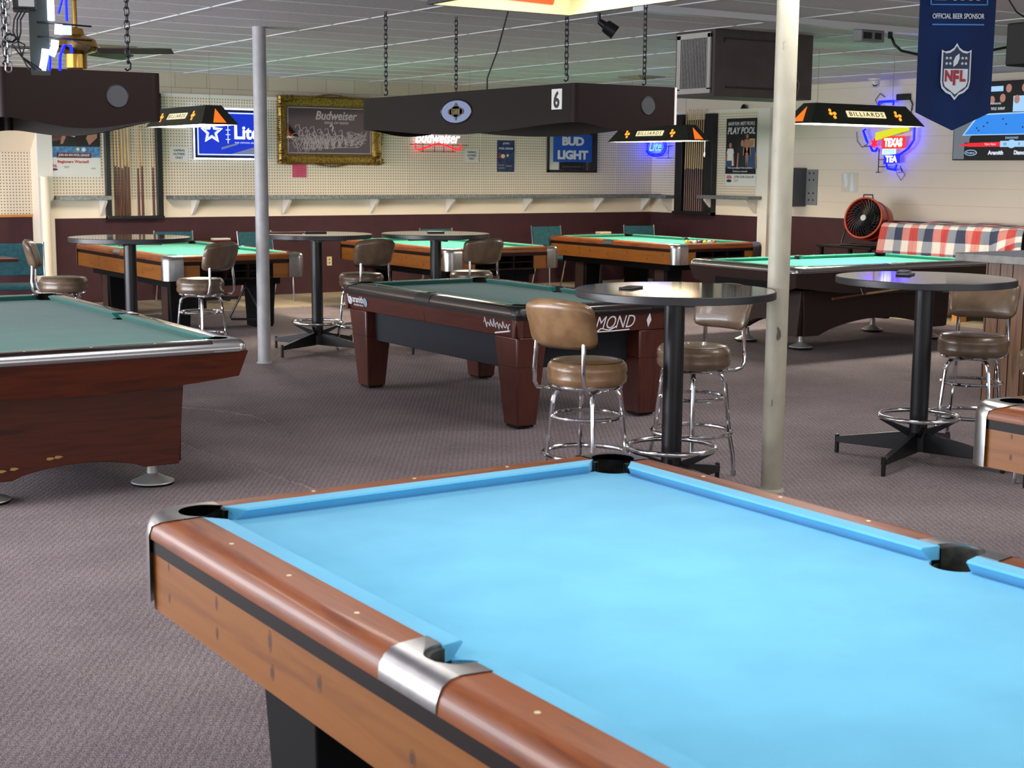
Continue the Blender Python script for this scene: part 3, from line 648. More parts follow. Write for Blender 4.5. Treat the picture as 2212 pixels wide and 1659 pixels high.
# tournament table with lettering
def tour_table(loc, W, L_):
    t = thing('pool_table', 'low green cloth tournament pool table with white lettering, in the middle of the room', 'pool table', loc)
    hw, hl = W / 2 - E_, L_ / 2 - E_; X, Y = W / 2, L_ / 2
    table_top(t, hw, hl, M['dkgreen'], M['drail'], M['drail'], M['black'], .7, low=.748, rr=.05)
    b = MB(); b.b2(-X + .002, X - .002, -Y + .002, Y - .002, .715, .745); b.build('under_rail_band', M['band'], t)
    def apron(pa, pb, n, m_):
        v = []
        for p in (pa, pb):
            for o, z in ((.006, .735), (.03, .60), (.06, .60), (.06, .735)): v.append((p[0] + n[0] * o, p[1] + n[1] * o, z))
        q = MB(); q.add(v, [(0, 1, 5, 4), (1, 2, 6, 5), (2, 3, 7, 6), (3, 0, 4, 7), (0, 3, 2, 1), (4, 5, 6, 7)]); return q.build('apron', m_, t, bev=.003)
    a = apron((-X, -Y + .006), (-X, 0), (1, 0), M['dwood']); apron((-X, .002), (-X, Y - .006), (1, 0), M['dwood'])
    apron((X, -Y + .006), (X, Y - .006), (-1, 0), M['dwood']); apron((-X + .006, -Y), (X - .006, -Y), (0, 1), M['dwoodx']); apron((-X + .006, Y), (X - .006, Y), (0, -1), M['dwoodx'])
    b = MB(); b.box((0, 0, .49), (W - .22, L_ - .34, .24), taper=.97); b.build('frame', M['navy'], t, bev=.004)
    for sx in (-1, 1):
        for sy in (-1, 1):
            cx, cy = sx * (X - .15), sy * (Y - .17); q = MB()
            q.box((cx, cy, .306), (.24, .27, .588), taper=.62); o = q.build('leg', M['dwoodz'], t, bev=.01)
            q = MB(); q.box((cx, cy, .405), (.2105, .236, .004), taper=1); q.build('leg_seam', M['band'], o)
            q = MB(); q.b2(cx - .06, cx + .06, cy - .07, cy + .07, 0, .02); q.build('foot_block', M['blackm'], o)
    # end lettering (faces -y) and side lettering (faces -x); aprons lean in by about 10 degrees
    e = bpy.data.objects.new('end_lettering', None); C.objects.link(e); e.parent = t; e.location = (0, -Y + .0165, .668); e.rotation_euler = (math.atan2(.024, .135), 0, 0); e.empty_display_size = .05
    txt('DIAMOND', .07, .0, .50, .088, M['letter'], e, shear=.25, bold=-.005, y=-.001, name='brand_lettering')
    b = MB()
    for pts in ([(-.10, -.03), (-.02, -.062), (.12, -.062), (.26, -.058)], [(-.03, -.075), (.02, -.04), (.09, -.055), (.15, -.03)]):
        b.tube([(p[0] + .02, -.002, p[1]) for p in pts], .004, 6)
    b.build('brand_flourish', M['letter'], e)
    flat('diamond_mark', [[(.42, 0), (.44, -.05), (.46, 0), (.44, .05)]], M['letter'], e)
    s = bpy.data.objects.new('side_lettering', None); C.objects.link(s); s.parent = t; s.location = (-X + .0165, 0, .668); s.rotation_euler = (math.atan2(.024, .135), 0, -PI / 2); s.empty_display_size = .05
    txt('aramith', -.99, .015, .17, .055, M['letter'], s, y=-.001, name='brand_lettering', bold=.01); txt('BILLIARD BALLS', -.99, -.03, .15, .014, M['letter'], s, y=-.001)
    b = MB(); b.ring((-1.115, -.002, .0), .026, .006, 20, 6, axis='y'); b.ring((-1.115, -.002, .0), .012, .005, 16, 6, axis='y'); b.tube([(-1.143, -.002, .05), (-1.143, -.002, -.03)], .005, 6); b.build('brand_mark', M['letter'], s)
    flat('ball_mark', [ellipse(-.87, .0, .03, .035)], mat('ball_grey_blue', '7E93A4', .4), s)
    b = MB(); x = .80
    pts = [(x + i * .0135, .024 * math.sin(i * 2.3) + .006 * math.cos(i * 1.1) + (.02 if i in (1, 9) else 0)) for i in range(24)]
    b.tube([(p[0], -.002, p[1]) for p in pts], .0035, 5); b.tube([(x + .12, -.002, -.055), (x + .3, -.002, -.028)], .0055, 6); b.build('signature', M['letter'], s)
    return t
M['drail'] = mat('dark_rail_laminate', '1E1614', .2, coat=.7)
M['dwoodz'] = wood('tournament_wood_z', '3A160E', '4C2014', '42190F', 2, 1, rough=.35, coat=.3)
tour_table((5.098 + .645, 10.02 - 1.19, .01), 1.30, 2.40)

# ------------------------------------------------------------ high tables and stools
GT = 'round high tables'
def bar_table(label, loc, rz=0, r=.505):
    t = thing('high_table', label, 'table', loc, rz, GT)
    b = MB(); b.lathe([(0, 1.045), (r - .01, 1.045), (r - .004, 1.048), (r - .004, 1.082), (r - .008, 1.0845), (0, 1.0845)], n=72, caps=False); b.build('tabletop', M['top'], t, smooth=30)
    b = MB(); b.lathe([(r - .004, 1.046), (r, 1.048), (r, 1.081), (r - .003, 1.0845), (r - .006, 1.085)], n=72, caps=False); b.build('edge_band', M['topedge'], t, smooth=30)
    b = MB(); b.lathe([(.052, .07), (.052, 1.02)], n=28); b.lathe([(.09, 1.02), (.09, 1.045)], n=24); b.build('column', M['black'], t)
    b = MB()
    for a in range(4):
        an = a * PI / 2 + PI / 4; b.box((math.cos(an) * .15, math.sin(an) * .15, 1.03), (.24, .035, .025), rz=an)
    b.build('top_bracket', M['black'], t)
    for a in range(4):
        an = a * PI / 2; b = MB()
        p = [(.04, .185), (.50, .10), (.50, .065), (.04, .065)]; v = []
        for s in (-.018, .018): v += [(x, s, z) for x, z in p]
        b.add(v, [(0, 1, 2, 3), (7, 6, 5, 4), (0, 4, 5, 1), (1, 5, 6, 2), (2, 6, 7, 3), (3, 7, 4, 0)])
        b.lathe([(.013, .0), (.013, .112)], (.50, 0, 0), 12); o = b.build('leg', M['black'], t, bev=.003); o.rotation_euler = (0, 0, an)
    b = MB(); b.ring((0, 0, .275), .225, .0135, 56, 12); o = b.build('foot_ring', M['chrome'], t)
    for a in range(4):
        an = a * PI / 2 + .5; b = MB(); v = []
        for s in (-.012, .012): v += [(.045, s, .20), (.045, s, .15), (.222, s, .25), (.222, s, .262)]
        b.add(v, [(0, 1, 2, 3), (7, 6, 5, 4), (0, 4, 5, 1), (1, 5, 6, 2), (2, 6, 7, 3), (3, 7, 4, 0)]); q = b.build('ring_bracket', M['black'], t); q.rotation_euler = (0, 0, an)
    return t
tb = bar_table('black topped round high table in front of the tournament pool table, near the cream post', (4.74, 5.655, 0), R(20))
P = [(5.86, 12.07, R(25), 'round high table just right of the grey post, with a menu lying on it'), (4.14, 12.14, R(10), 'leftmost round high table, left of the grey post'),
     (6.92, 11.73, R(35), 'round high table in the middle, its pole between two brown stools'), (6.59, 5.64, R(20), 'round high table on the right with two phones lying on it')]
for x, y, a, l in P: dup(tb, (x, y, 0), a, l)

def stool(label, loc, rz, vin, group='swivel bar stools'):
    """back rest towards local +y"""
    t = thing('bar_stool', label, 'stool', loc, rz, group)
    b = MB(); b.lathe([(0, .605), (.185, .605), (.200, .62), (.204, .645), (.198, .66), (.2045, .68), (.200, .705), (.186, .722), (.178, .7215), (.172, .727), (.10, .735), (0, .737)], n=48, caps=False); o = b.build('seat', vin, t, smooth=50)
    b = MB(); b.ring((0, 0, .7225), .180, .0045, 48, 8); b.build('seat_piping', M['dkpipe'], o)
    b = MB(); b.lathe([(.10, .585), (.13, .585), (.13, .605), (.10, .605)], n=32); b.ring((0, 0, .597), .175, .0095, 40, 8); b.build('seat_frame', M['chrome'], t)
    def fn(u, v):   # padded back
        return None
    b = MB(); nu, nv = 16, 10; W_, H_ = .215, .125; vv = []; idx = {}
    for side in (0, 1):
        for i in range(nu + 1):
            for j in range(nv + 1):
                u, v = i / nu * 2 - 1, j / nv * 2 - 1
                ww = W_ * (1 - .10 * (-v * .5 + .5) * 0 - .06 * (1 - v) * .5); x = ww * u; cu = .055 * u * u
                q = (1 - abs(u) ** 7) * (1 - abs(v) ** 5); th = .030 * max(0, q) ** .5
                z = .93 + H_ * v - .018 * (u * u) * (1 if v > 0 else -.0) ; y = .275 - cu + .03 * v
                x *= math.sqrt(max(0, 1 - .22 * abs(v) ** 8)); z = .93 + (z - .93) * math.sqrt(max(0, 1 - .22 * abs(u) ** 8))
                vv.append((x, y + (th if side else -th) , z)); idx[side, i, j] = len(vv) - 1
    f = []
    for side in (0, 1):
        for i in range(nu):
            for j in range(nv):
                f.append((idx[side, i, j], idx[side, i + 1, j], idx[side, i + 1, j + 1], idx[side, i, j + 1]))
    b.add(vv, f); o = b.build('backrest', vin, t, smooth=60)
    w_ = o.modifiers.new('weld', 'WELD'); w_.merge_threshold = .0008
    for s in (-1, 1):
        b = MB(); pts = [(s * .10, -.05, .592), (s * .135, .06, .590), (s * .150, .17, .588), (s * .152, .215, .598), (s * .153, .238, .63), (s * .150, .245, .70), (s * .146, .238, .80), (s * .144, .236, .845)]
        b.tube(pts, .0115, 10); b.build('back_frame', M['chrome'], t)
    for a in range(4):
        an = a * PI / 2 + PI / 4; ca, sa = math.cos(an), math.sin(an)
        rad = [(.05, .580), (.12, .578), (.15, .568), (.168, .545), (.176, .51), (.205, .24), (.205, .235), (.228, .12), (.236, .02)]
        b = MB(); b.tube([(r_ * ca, r_ * sa, z) for r_, z in rad], .0125, 10); b.tube([(.236 * ca, .236 * sa, 0), (.236 * ca, .236 * sa, .03)], .015, 10, 1); b.build('leg', [M['chrome'], M['chrtip']], t)
    b = MB(); b.ring((0, 0, .44), .176, .0105, 48, 8); b.build('upper_ring', M['chrome'], t)
    b = MB(); b.ring((0, 0, .245), .218, .0125, 56, 10); b.build('foot_ring', M['chrome'], t)
    return t
M['dkpipe'] = mat('seat_piping', '4A3A2C', .4); M['chrtip'] = mat('grey_rubber', '6A6A6A', .6)
def camdir(a, b_):     # direction given as (screen right, away) -> rotation so local +y points there
    dx, dy = a * .834 + b_ * .552, -a * .552 + b_ * .834
    return math.atan2(-dx, dy)
sa = stool('tan vinyl bar stool with its back turned left, nearest stool beside the tournament table', (4.355, 5.871, 0), camdir(-.62, -.78), M['vtan'])
sb = stool('worn brown vinyl bar stool behind the near high table, next to the cream post', (5.24, 6.08, 0), camdir(.78, .62), M['vbrown'])
for x, y, d, l in ((7.06, 5.66, (.5, .86), 'brown bar stool at the right high table, in front of the wooden counter'), (4.67, 11.9, (.86, -.50), 'brown bar stool right of the leftmost high table, in front of a pool table'),
                   (3.70, 12.6, (-.97, -.2), 'brown bar stool seen side on behind the mahogany pool table, back on its left'), (6.20, 11.85, (.60, -.8), 'brown bar stool between the two middle high tables, back towards the viewer'),
                   (7.25, 11.63, (.50, -.86), 'brown bar stool right of the middle high table pole, back towards the viewer'), (6.81, 4.89, (.5, .95), 'dark brown stool cut off by the right edge beside the counter')):
    dup(sb, (x, y, 0), camdir(*d), l)
# patch of tape on the near stool
b = MB()
b.grid(lambda u, v: (.2065 * math.cos(R(-128 + 13 * u - 4 * v)), .2065 * math.sin(R(-128 + 13 * u - 4 * v)), .625 + .075 * v), 4, 4); o = b.build('seat_patch', mat('tan_tape', 'B89468', .5), sa)

# things lying on the high tables
def slab(name, label, cat, x, y, z, sx, sy, sz, m_, rz=0, group=None):
    b = MB(); b.box((0, 0, sz / 2), (sx, sy, sz)); o = b.build(name, m_, None, loc=(x, y, z), bev=min(.004, sz * .3)); o.rotation_euler = (0, 0, rz); return tag(o, label, cat, group)
slab('phone', 'black phone lying on the near high table', 'phone', 4.57, 5.80, 1.085, .075, .15, .009, M['black'], R(-60))
slab('phone', 'black phone on the right high table, the nearer of two', 'phone', 6.60, 5.80, 1.085, .08, .17, .01, M['black'], R(-60))
slab('phone', 'black phone on the right high table, the farther of two', 'phone', 6.70, 5.90, 1.085, .07, .15, .018, M['black'], R(-55))
slab('menu', 'dark red menu lying on the high table beside the grey post', 'menu', 5.68, 12.32, 1.085, .30, .22, .006, mat('menu_red', '5A1622', .35), R(-30))
slab('menu', 'black folder lying on the high table beside the grey post', 'menu', 5.92, 12.22, 1.085, .20, .13, .01, M['black'], R(-20))
slab('remote', 'small black remote lying on the middle high table', 'remote', 6.96, 11.80, 1.085, .16, .06, .012, M['black'], R(-15))

# ------------------------------------------------------------ lamps
def bil_lamp(label, loc, rz=0, W=.36, L_=1.65, H=.20, power=LAMP_P, col=(1.0, .86, .68), kind=0):
    """billiards lamp, origin at the middle of its lower rim; long axis along local y"""
    t = thing('billiard_lamp', label, 'lamp', loc, rz, 'lit billiards lamps')
    wt, lt = W * .42, L_ - .34 if not kind else L_ * .82; T = .012
    def shell(W_, L2, w2, l2, z0, z1):
        return [(-W_, -L2, z0), (W_, -L2, z0), (W_, L2, z0), (-W_, L2, z0), (-w2, -l2, z1), (w2, -l2, z1), (w2, l2, z1), (-w2, l2, z1)]
    o_ = shell(W / 2, L_ / 2, wt / 2, lt / 2, 0, H); i_ = shell(W / 2 - T, L_ / 2 - T, wt / 2 - T, lt / 2 - T, 0, H - T)
    F = [(0, 1, 5, 4), (1, 2, 6, 5), (2, 3, 7, 6), (3, 0, 4, 7), (4, 5, 6, 7)]
    b = MB(); b.add(o_, F, 0); b.add(i_, F, 1); n = 0
    b.add([o_[i] for i in range(4)] + [i_[i] for i in range(4)], [(i, (i + 1) % 4, 4 + (i + 1) % 4, 4 + i) for i in range(4)], 2)
    me = b.build('shade', [M['lampblk'], M['lampin'], M['ivory']], t, smooth=0)
    for s in (-1, 1):
        q = MB(); q.tube([(s * W * .14, -L_ * .36, H * .45), (s * W * .14, L_ * .36, H * .45)], .016, 10); q.build('fluorescent_tube', M['tube'], t)
    area('lamp_light', (0, 0, H * .30), W * .8, L_ * .85, power, col, t)
    # panels on the sloping faces
    for s in (-1, 1):
        e = bpy.data.objects.new('side_window', None); C.objects.link(e); e.parent = t; e.empty_display_size = .05
        dx = (W - wt) / 2; tilt = math.atan2(dx, H)
        e.location = (s * (W / 2 - dx / 2 + .003), 0, H / 2); e.rotation_euler = (-tilt, 0, s * PI / 2)
        q = flat('billiards_panel', [rect(-.27, -.035, .27, .035)], M['bill'], e, y=.0, t=.003)
        txt('BILLIARDS', 0, 0, .48, .048, M['brassink'], e, y=-.0045, bold=.012, spacing=1.25)
        for sx in (-1, 1):
            x = sx * .46
            flat('amber_lens', [ellipse(x - .028, .035, .018, .017, 14), ellipse(x - .03, -.002, .024, .018, 14), ellipse(x + .022, .0, .024, .018, 14), ellipse(x + .008, -.042, .02, .019, 14)], M['amber'], e, y=0)
        f_ = bpy.data.objects.new('end_window', None); C.objects.link(f_); f_.parent = t; f_.empty_display_size = .05
        dy = (L_ - lt) / 2; tl = math.atan2(dy, H); f_.location = (0, s * (L_ / 2 - dy / 2 + .003), H / 2); f_.rotation_euler = (-tl, 0, 0 if s < 0 else PI)
        Hs = math.hypot(dy, H)
        flat('triangle_lens', [[(-.07, -Hs * .40), (.07, -Hs * .40), (-.0, Hs * .32)]], M['orange'], f_, y=0)
    q = MB()
    for s in (-1, 1):
        q.tube([(0, s * lt * .42, H), (0, s * lt * .42, CH - loc[2])], .0022, 6)
    q.build('hanging_wire', M['wire'], t)
    return t
M['brassink'] = mat('brass_lettering', '3A2A10', .5)
bil_lamp('lit billiards lamp partly hidden behind the left unlit lamp, in front of the football sign', (5.85, 15.08, 2.11), 0, .41)
bil_lamp('lit billiards lamp mostly hidden below the wide unlit lamp in the middle', (9.07, 15.15, 2.125), 0, .38)
bil_lamp('lit billiards lamp hanging in front of the script neon in the far corner', (12.04, 14.79, 2.05), 0, .36)
bil_lamp('lit billiards lamp on the right above the dark brown pool table', (10.95, 10.36, 2.14), PI / 2, .40, 1.60, power=LAMP_P * 1.25, col=(1, .93, .82))
# pull cord below the corner lamp
b = MB(); b.tube([(12.2, 14.05, 2.10), (12.2, 14.05, 1.90)], .003, 6); b.lathe([(.004, 0), (.012, .02), (.010, .05), (.004, .06)], (12.2, 14.05, 1.85), 10); tag(b.build('pull_cord', M['whiteplastic']), 'white pull cord dangling under the corner billiards lamp', 'cord')
# near lamp: big white interior seen from below
M['tubelow'] = glow('fluorescent_tube_soft', 'FFF3DC', 2.2); M['lampin2'] = mat('cream_shade_inside', 'E4D9A4', .6)
t = thing('pool_table_lamp', 'large bright lamp over the blue table, cut off by the top edge', 'lamp', (2.085, 2.36, 2.08))
W_, L_, H_, T = .44, 1.70, .30, .014; wt, lt = .30, 1.40
F = [(0, 1, 5, 4), (1, 2, 6, 5), (2, 3, 7, 6), (3, 0, 4, 7), (4, 5, 6, 7)]
def shell(W_, L2, w2, l2, z0, z1): return [(-W_, -L2, z0), (W_, -L2, z0), (W_, L2, z0), (-W_, L2, z0), (-w2, -l2, z1), (w2, -l2, z1), (w2, l2, z1), (-w2, l2, z1)]
o_ = shell(W_ / 2, L_ / 2, wt / 2, lt / 2, 0, H_); i_ = shell(W_ / 2 - T, L_ / 2 - T, wt / 2 - T, lt / 2 - T, 0, H_ - T)
b = MB(); b.add(o_, F, 0); b.add(i_, F, 1); b.add(o_[:4] + i_[:4], [(i, (i + 1) % 4, 4 + (i + 1) % 4, 4 + i) for i in range(4)], 0); b.build('shade', [M['lampblk'], M['lampin2']], t, smooth=0)
for s in (-1, 1):
    q = MB(); q.tube([(s * .07, -.6, .17), (s * .07, .6, .17)], .016, 12); q.build('fluorescent_tube', M['tubelow'], t)
# windows seen from inside on far end and right side
e = bpy.data.objects.new('end_window', None); C.objects.link(e); e.parent = t; e.location = (0, L_ / 2 - T - .004, .0); e.rotation_euler = (math.atan2(.15, .3), 0, 0)
flat('red_panel', [[(-.06, .03), (.145, .025), (.145, .12), (.10, .12)]], M['redpane'] if 'redpane' in M else M.setdefault('redpane', glow('red_pane', 'FF4A22', .3)), e, y=0)
e = bpy.data.objects.new('side_window', None); C.objects.link(e); e.parent = t; e.location = (W_ / 2 - T - .004, .3, 0); e.rotation_euler = (math.atan2(.07, .3), 0, -PI / 2)
flat('red_panel', [[(-.40, .058), (-.31, .050), (-.34, .13), (-.46, .13)]], M['redpane'], e, y=0)
b = MB(); b.b2(W_ / 2 - T - .045, W_ / 2 - T - .004, L_ / 2 - T - .006, L_ / 2 - T - .003, .03, .2); b.b2(W_ / 2 - T - .006, W_ / 2 - T - .003, L_ / 2 - T - .045, L_ / 2 - T - .004, .03, .2); o = b.build('corner_bracket', mat('cream_bracket', 'D8C88A', .5), t); 
b = MB()
for s in (-1, 1):
    for r_ in (-1, 1): b.tube([(s * .1, r_ * .6, H_), (s * .1, r_ * .6, CH - 2.08)], .004, 6)
b.build('hanging_wire', M['wire'], t)
area('lamp_light', (0, 0, .06), .34, 1.45, LAMP_P * .24, (1, .97, .92), t)

# wide unlit wooden lamps on chains
def wide_lamp(label, loc, W=.80, L_=2.78, oval=True, card=True):
    t = thing('pool_table_lamp', label, 'lamp', loc, 0, 'wide unlit wooden lamps')
    H = .235
    def side(half, n=28, mid=True):
        pts = []
        for i in range(n + 1):
            u = -1 + 2 * i / n; pts.append((u * half, -.055 * math.cos(u * PI / 2) ** 1.0 * (1 if mid else 1)))
        return pts
    def panel(half, name, m_, pos, rz, amp):
        q = MB(); n = 28; v = []
        low = [(-half + 2 * half * i / n, -amp * (math.sin(PI * (i / n)) ** 1.5)) for i in range(n + 1)]
        v = low + [(half, H), (-half, H)]
        q.wallprism(v, 0, .02); o = q.build(name, m_, t); o.location = pos; o.rotation_euler = (0, 0, rz); return o
    panel(L_ / 2 - .03, 'long_panel', M['lampwoody'], (-W / 2, 0, 0), -PI / 2, .055); panel(L_ / 2 - .03, 'long_panel', M['lampwoody'], (W / 2, 0, 0), PI / 2, .055)
    panel(W / 2 - .03, 'end_panel', M['lampend'], (0, -L_ / 2, 0), 0, .045); panel(W / 2 - .03, 'end_panel', M['lampend'], (0, L_ / 2, 0), PI, .045)
    for sx in (-1, 1):
        for sy in (-1, 1):
            b = MB(); b.lathe([(.036, 0), (.036, H)], (sx * (W / 2 - .034), sy * (L_ / 2 - .034), 0), 24); b.build('corner_post', M['lampend'], t)
    b = MB(); b.b2(-W / 2 + .02, W / 2 - .02, -L_ / 2 + .02, L_ / 2 - .02, H - .03, H - .01); b.build('top_panel', M['lampwood'], t)
    b = MB(); b.b2(-W / 2 + .15, W / 2 - .15, -L_ / 2 + .2, L_ / 2 - .2, H - .06, H - .035); b.build('diffuser', M['whiteplastic'], t)
    for sy in (-1, 1):
        b = MB(); x = .17; 
        def rl(r_, y0, y1, mi): b.wallprism([(x + p[0] * 1, .115 + p[1]) for p in ellipse(0, 0, r_, r_ * 1.05, 32)], y0, y1, mi)
        rl(.055, -.003, .0, 1); b.ring((x, -.001, .115), .055, .0035, 32, 6, 0, 'y'); o = b.build('round_grille', [M['black'], M['glass']], t); o.location = (0, sy * L_ / 2, 0); o.rotation_euler = (0, 0, 0 if sy < 0 else PI)
    if oval:
        for s in (-1, 1):
            e = bpy.data.objects.new('emblem', None); C.objects.link(e); e.parent = t; e.location = (s * W / 2, 0, .10); e.rotation_euler = (0, 0, s * PI / 2)
            flat('oval_plate', [ellipse(0, 0, .20, .078)], M['ovalblue'], e, y=0); b = MB(); n = 36
            b.tube([(.203 * math.cos(2 * PI * i / n), -.002, .081 * math.sin(2 * PI * i / n)) for i in range(n)], .006, 6, closed=True); b.build('oval_rim', M['black'], e)
            flat('crest', [ellipse(0, 0, .085, .036), [(-.05, .02), (0, .062), (.05, .02)], [(-.03, -.02), (0, -.062), (.03, -.02)], ellipse(-.075, 0, .03, .02), ellipse(.075, 0, .03, .02)], M['olive'], e, y=-.003)
            txt('BILLIARDS', 0, .0, .11, .018, M['gold'], e, y=-.0065, bold=.01)
    if card:
        b = MB(); b.b2(-.055, .055, -.003, 0, -.06, .065); o = b.build('number_card', M['paper'], t); o.location = (-W / 2, -L_ / 2 + .19, .14); o.rotation_euler = (0, 0, -PI / 2)
        txt('6', 0, 0, .062, .105, M['ink'], o, y=-.004, bold=.03)
    for sx in (-1, 1):
        for sy in (-1, 1):
            b = MB(); x, y = sx * (W / 2 - .09), sy * (L_ / 2 - .22); zt = CH - loc[2]; chain_mb(b, x, y, H + .06, zt)
            b.tube([(x, y, H + .07), (x + .014, y, H + .055), (x + .012, y, H + .03), (x - .006, y, H + .02), (x - .016, y, H + .03)], .0045, 6); b.build('chain', M['blackchain'], t)
    return t
M['lampwoody'] = mat('lamp_side_panel', '1A140F', .6, spec=.15); M['lampend'] = mat('lamp_end_panel', '1C0D0D', .55, spec=.15); M['blackchain'] = mat('black_steel', '26262A', .35, metal=.8)
M['ovalblue'] = mat('oval_glass', '6C7FA6', .15); M['olive'] = mat('olive_crest', '3C3A24', .5)
wl = wide_lamp('wide unlit wooden lamp with oval emblem and a number 6 card, hanging in the centre', (5.69, 8.69, 1.968))
wl2 = wide_lamp('wide unlit wooden lamp hanging at the left edge over the mahogany pool table', (2.235, 8.56, 1.905), .79, 2.78, oval=False, card=False)
b = MB(); b.tube([(5.96, 9.35, 2.2), (5.93, 9.3, 2.35), (6.0, 9.27, 2.55), (6.05, 9.2, 2.845)], .006, 8); tag(b.build('power_cord', M['cord']), 'black cord rising from the number 6 lamp to the ceiling', 'cord')
b = MB(); b.b2(.385, .402, -1.392, -1.386, .0, .235); b.build('end_strip', M['white'], wl)

# ------------------------------------------------------------ back wall signs
WY = BV - .022
def wall_thing(name, label, cat, x, z, group=None): return thing(name, label, cat, (x, WY, z), 0, group)
def side_thing(name, label, cat, y, z, off=.04, group=None): return thing(name, label, cat, (RU - off, y, z), -PI / 2, group)
# league poster, left
t = wall_thing('poster', 'league poster reading Beginners Wanted, at the left end of the back wall', 'poster', 5.40, 1.84)
flat('sheet', [rect(-.335, -.30, .335, .30)], M['paper'], t, y=0)
flat('picture_area', [rect(-.335, -.06, .335, .30)], M['posterblue'], t, y=-.003)
flat('photo', [rect(-.335, .07, .335, .30)], M['post_bg'], t, y=-.004); flat('figure', [[(-.18, .30), (-.10, .30), (-.08, .19), (-.12, .10), (-.15, .1), (-.13, .19)], [(.14, .30), (.3, .30), (.3, .18), (.2, .09), (.16, .18)]], M['skin'], t, y=-.006)
flat('figure', [[(-.33, .30), (-.2, .30), (-.05, .16), (-.33, .12)]], M['redtable'], t, y=-.0055); flat('figure', [[(.02, .30), (.13, .30), (.18, .2), (.10, .08), (.04, .08)], ], M['hair'], t, y=-.0065)
flat('figure', [[(-.04, .30), (.02, .30), (.05, .18), (-.05, .2)]], M['paper'], t, y=-.006)
flat('ball', [ellipse(.06, .04, .02, .02)], M['ivory'], t, y=-.006); flat('ball', [ellipse(.13, .035, .024, .024)], M['letter'], t, y=-.006)
flat('banner_strip', [rect(-.20, -.065, .22, -.005)], mat('maroon_ink', '5A1020', .5), t, y=-.006); txt('JOIN AN APA POOL LEAGUE!', .01, -.035, .38, .036, M['letter'], t, y=-.009, shear=.2, bold=.02)
txt('Beginners Wanted!', .0, -.115, .38, .045, M['red'], t, y=-.003, bold=.03)
txt('APA', -.24, -.165, .085, .04, M['red'], t, y=-.003, bold=.04); flat('logo_swoosh', [ellipse(-.24, -.205, .05, .014)], mat('navy_ink', '1C2C5C', .5), t, y=-.003)
flat('small_print', [rect(-.12, -.172, -.05, -.166), rect(-.11, -.186, -.055, -.18), rect(.21, -.19, .27, -.184), rect(.22, -.2, .27, -.196)], M['grey'], t, y=-.003)
# vaping notices
for x, z, l in ((6.74, 1.838, 'white paper notice VAPING OUTSIDE ONLY left of the football sign'), (11.09, 1.872, 'white paper notice VAPING OUTSIDE ONLY right of the red neon script')):
    t = wall_thing('paper_notice', l, 'notice', x, z, 'vaping notices')
    flat('sheet', [rect(-.12, -.088, .12, .088)], M['paper'], t, y=0)
    for s_, zz in (('VAPING', .045), ('OUTSIDE', 0), ('ONLY', -.045)): txt(s_, 0, zz, .15 if s_ != 'ONLY' else .10, .028, M['grey'] if 0 else M['ink'], t, y=-.003, bold=.02)
# football light sign
t = wall_thing('light_sign', 'blue lit football beer sign with a white star, behind the grey post', 'sign', 7.42, 2.10)
b = MB(); b.b2(-.50, .50, -.05, 0, -.32, .32); b.build('box', M['black'], t, bev=.005)
G = {}
G['bluep'] = glow('lit_blue_panel', '0A2FC8', .42, '081030'); G['wh'] = glow('led_white', 'D6E8FF', 2.2); G['wh2'] = glow('led_soft_white', 'CFE0FF', .55, '404040')
G['bneon'] = glow('blue_neon', '0006FF', 5.0, '000010'); G['rneon'] = glow('red_neon', 'FF1422', .8); G['wneon'] = glow('white_neon', 'F4F0FF', .9); G['yneon'] = glow('yellow_neon', 'E4E828', .38, '404000'); G['cyan'] = glow('ice_neon', '5AA8FF', .8)
flat('panel', [rect(-.46, -.28, .46, .28)], G['bluep'], t, y=-.051)
def frame_polys(x0, z0, x1, z1, w_): return [rect(x0, z0, x1, z0 + w_), rect(x0, z1 - w_, x1, z1), rect(x0, z0, x0 + w_, z1), rect(x1 - w_, z0, x1, z1)]
flat('outer_light', frame_polys(-.505, -.325, .505, .325, .018), G['wh'], t, y=-.054); flat('inner_light', frame_polys(-.45, -.27, .45, .27, .014), G['wh2'], t, y=-.054)
b = MB(); st_ = star(-.26, .02, .145, .42); b.tube([(x, -.06, z) for x, z in st_], .009, 6, closed=True); b.build('star_outline', G['wh'], t)
flat('star', [star(-.26, .02, .11, .42)], G['wh2'], t, y=-.056); flat('star', [star(-.26, .02, .085, .42)], G['bluep'], t, y=-.059)
b = MB(); b.tube([(-.04, -.058, -.12), (-.04, -.058, .12)], .005, 6)
for z in (-.07, -.01, .05): b.tube([(-.07, -.058, z), (-.01, -.058, z)], .005, 6)
b.build('laces', G['wh2'], t)
txt('Lite', .22, .02, .34, .17, G['wh'], t, y=-.058, bold=.02, name='sign_lettering'); txt('THE OFFICIAL BEER', .2, -.11, .3, .018, G['wh2'], t, y=-.056, name='sign_lettering')
flat('stand_art', [[(-.13, -.17), (.10, -.11), (.09, -.135), (-.13, -.20)], [(.0, -.255), (.30, -.17), (.44, -.18), (.44, -.255)]], mat('pale_art', '9FA8D0', .5), t, y=-.055)
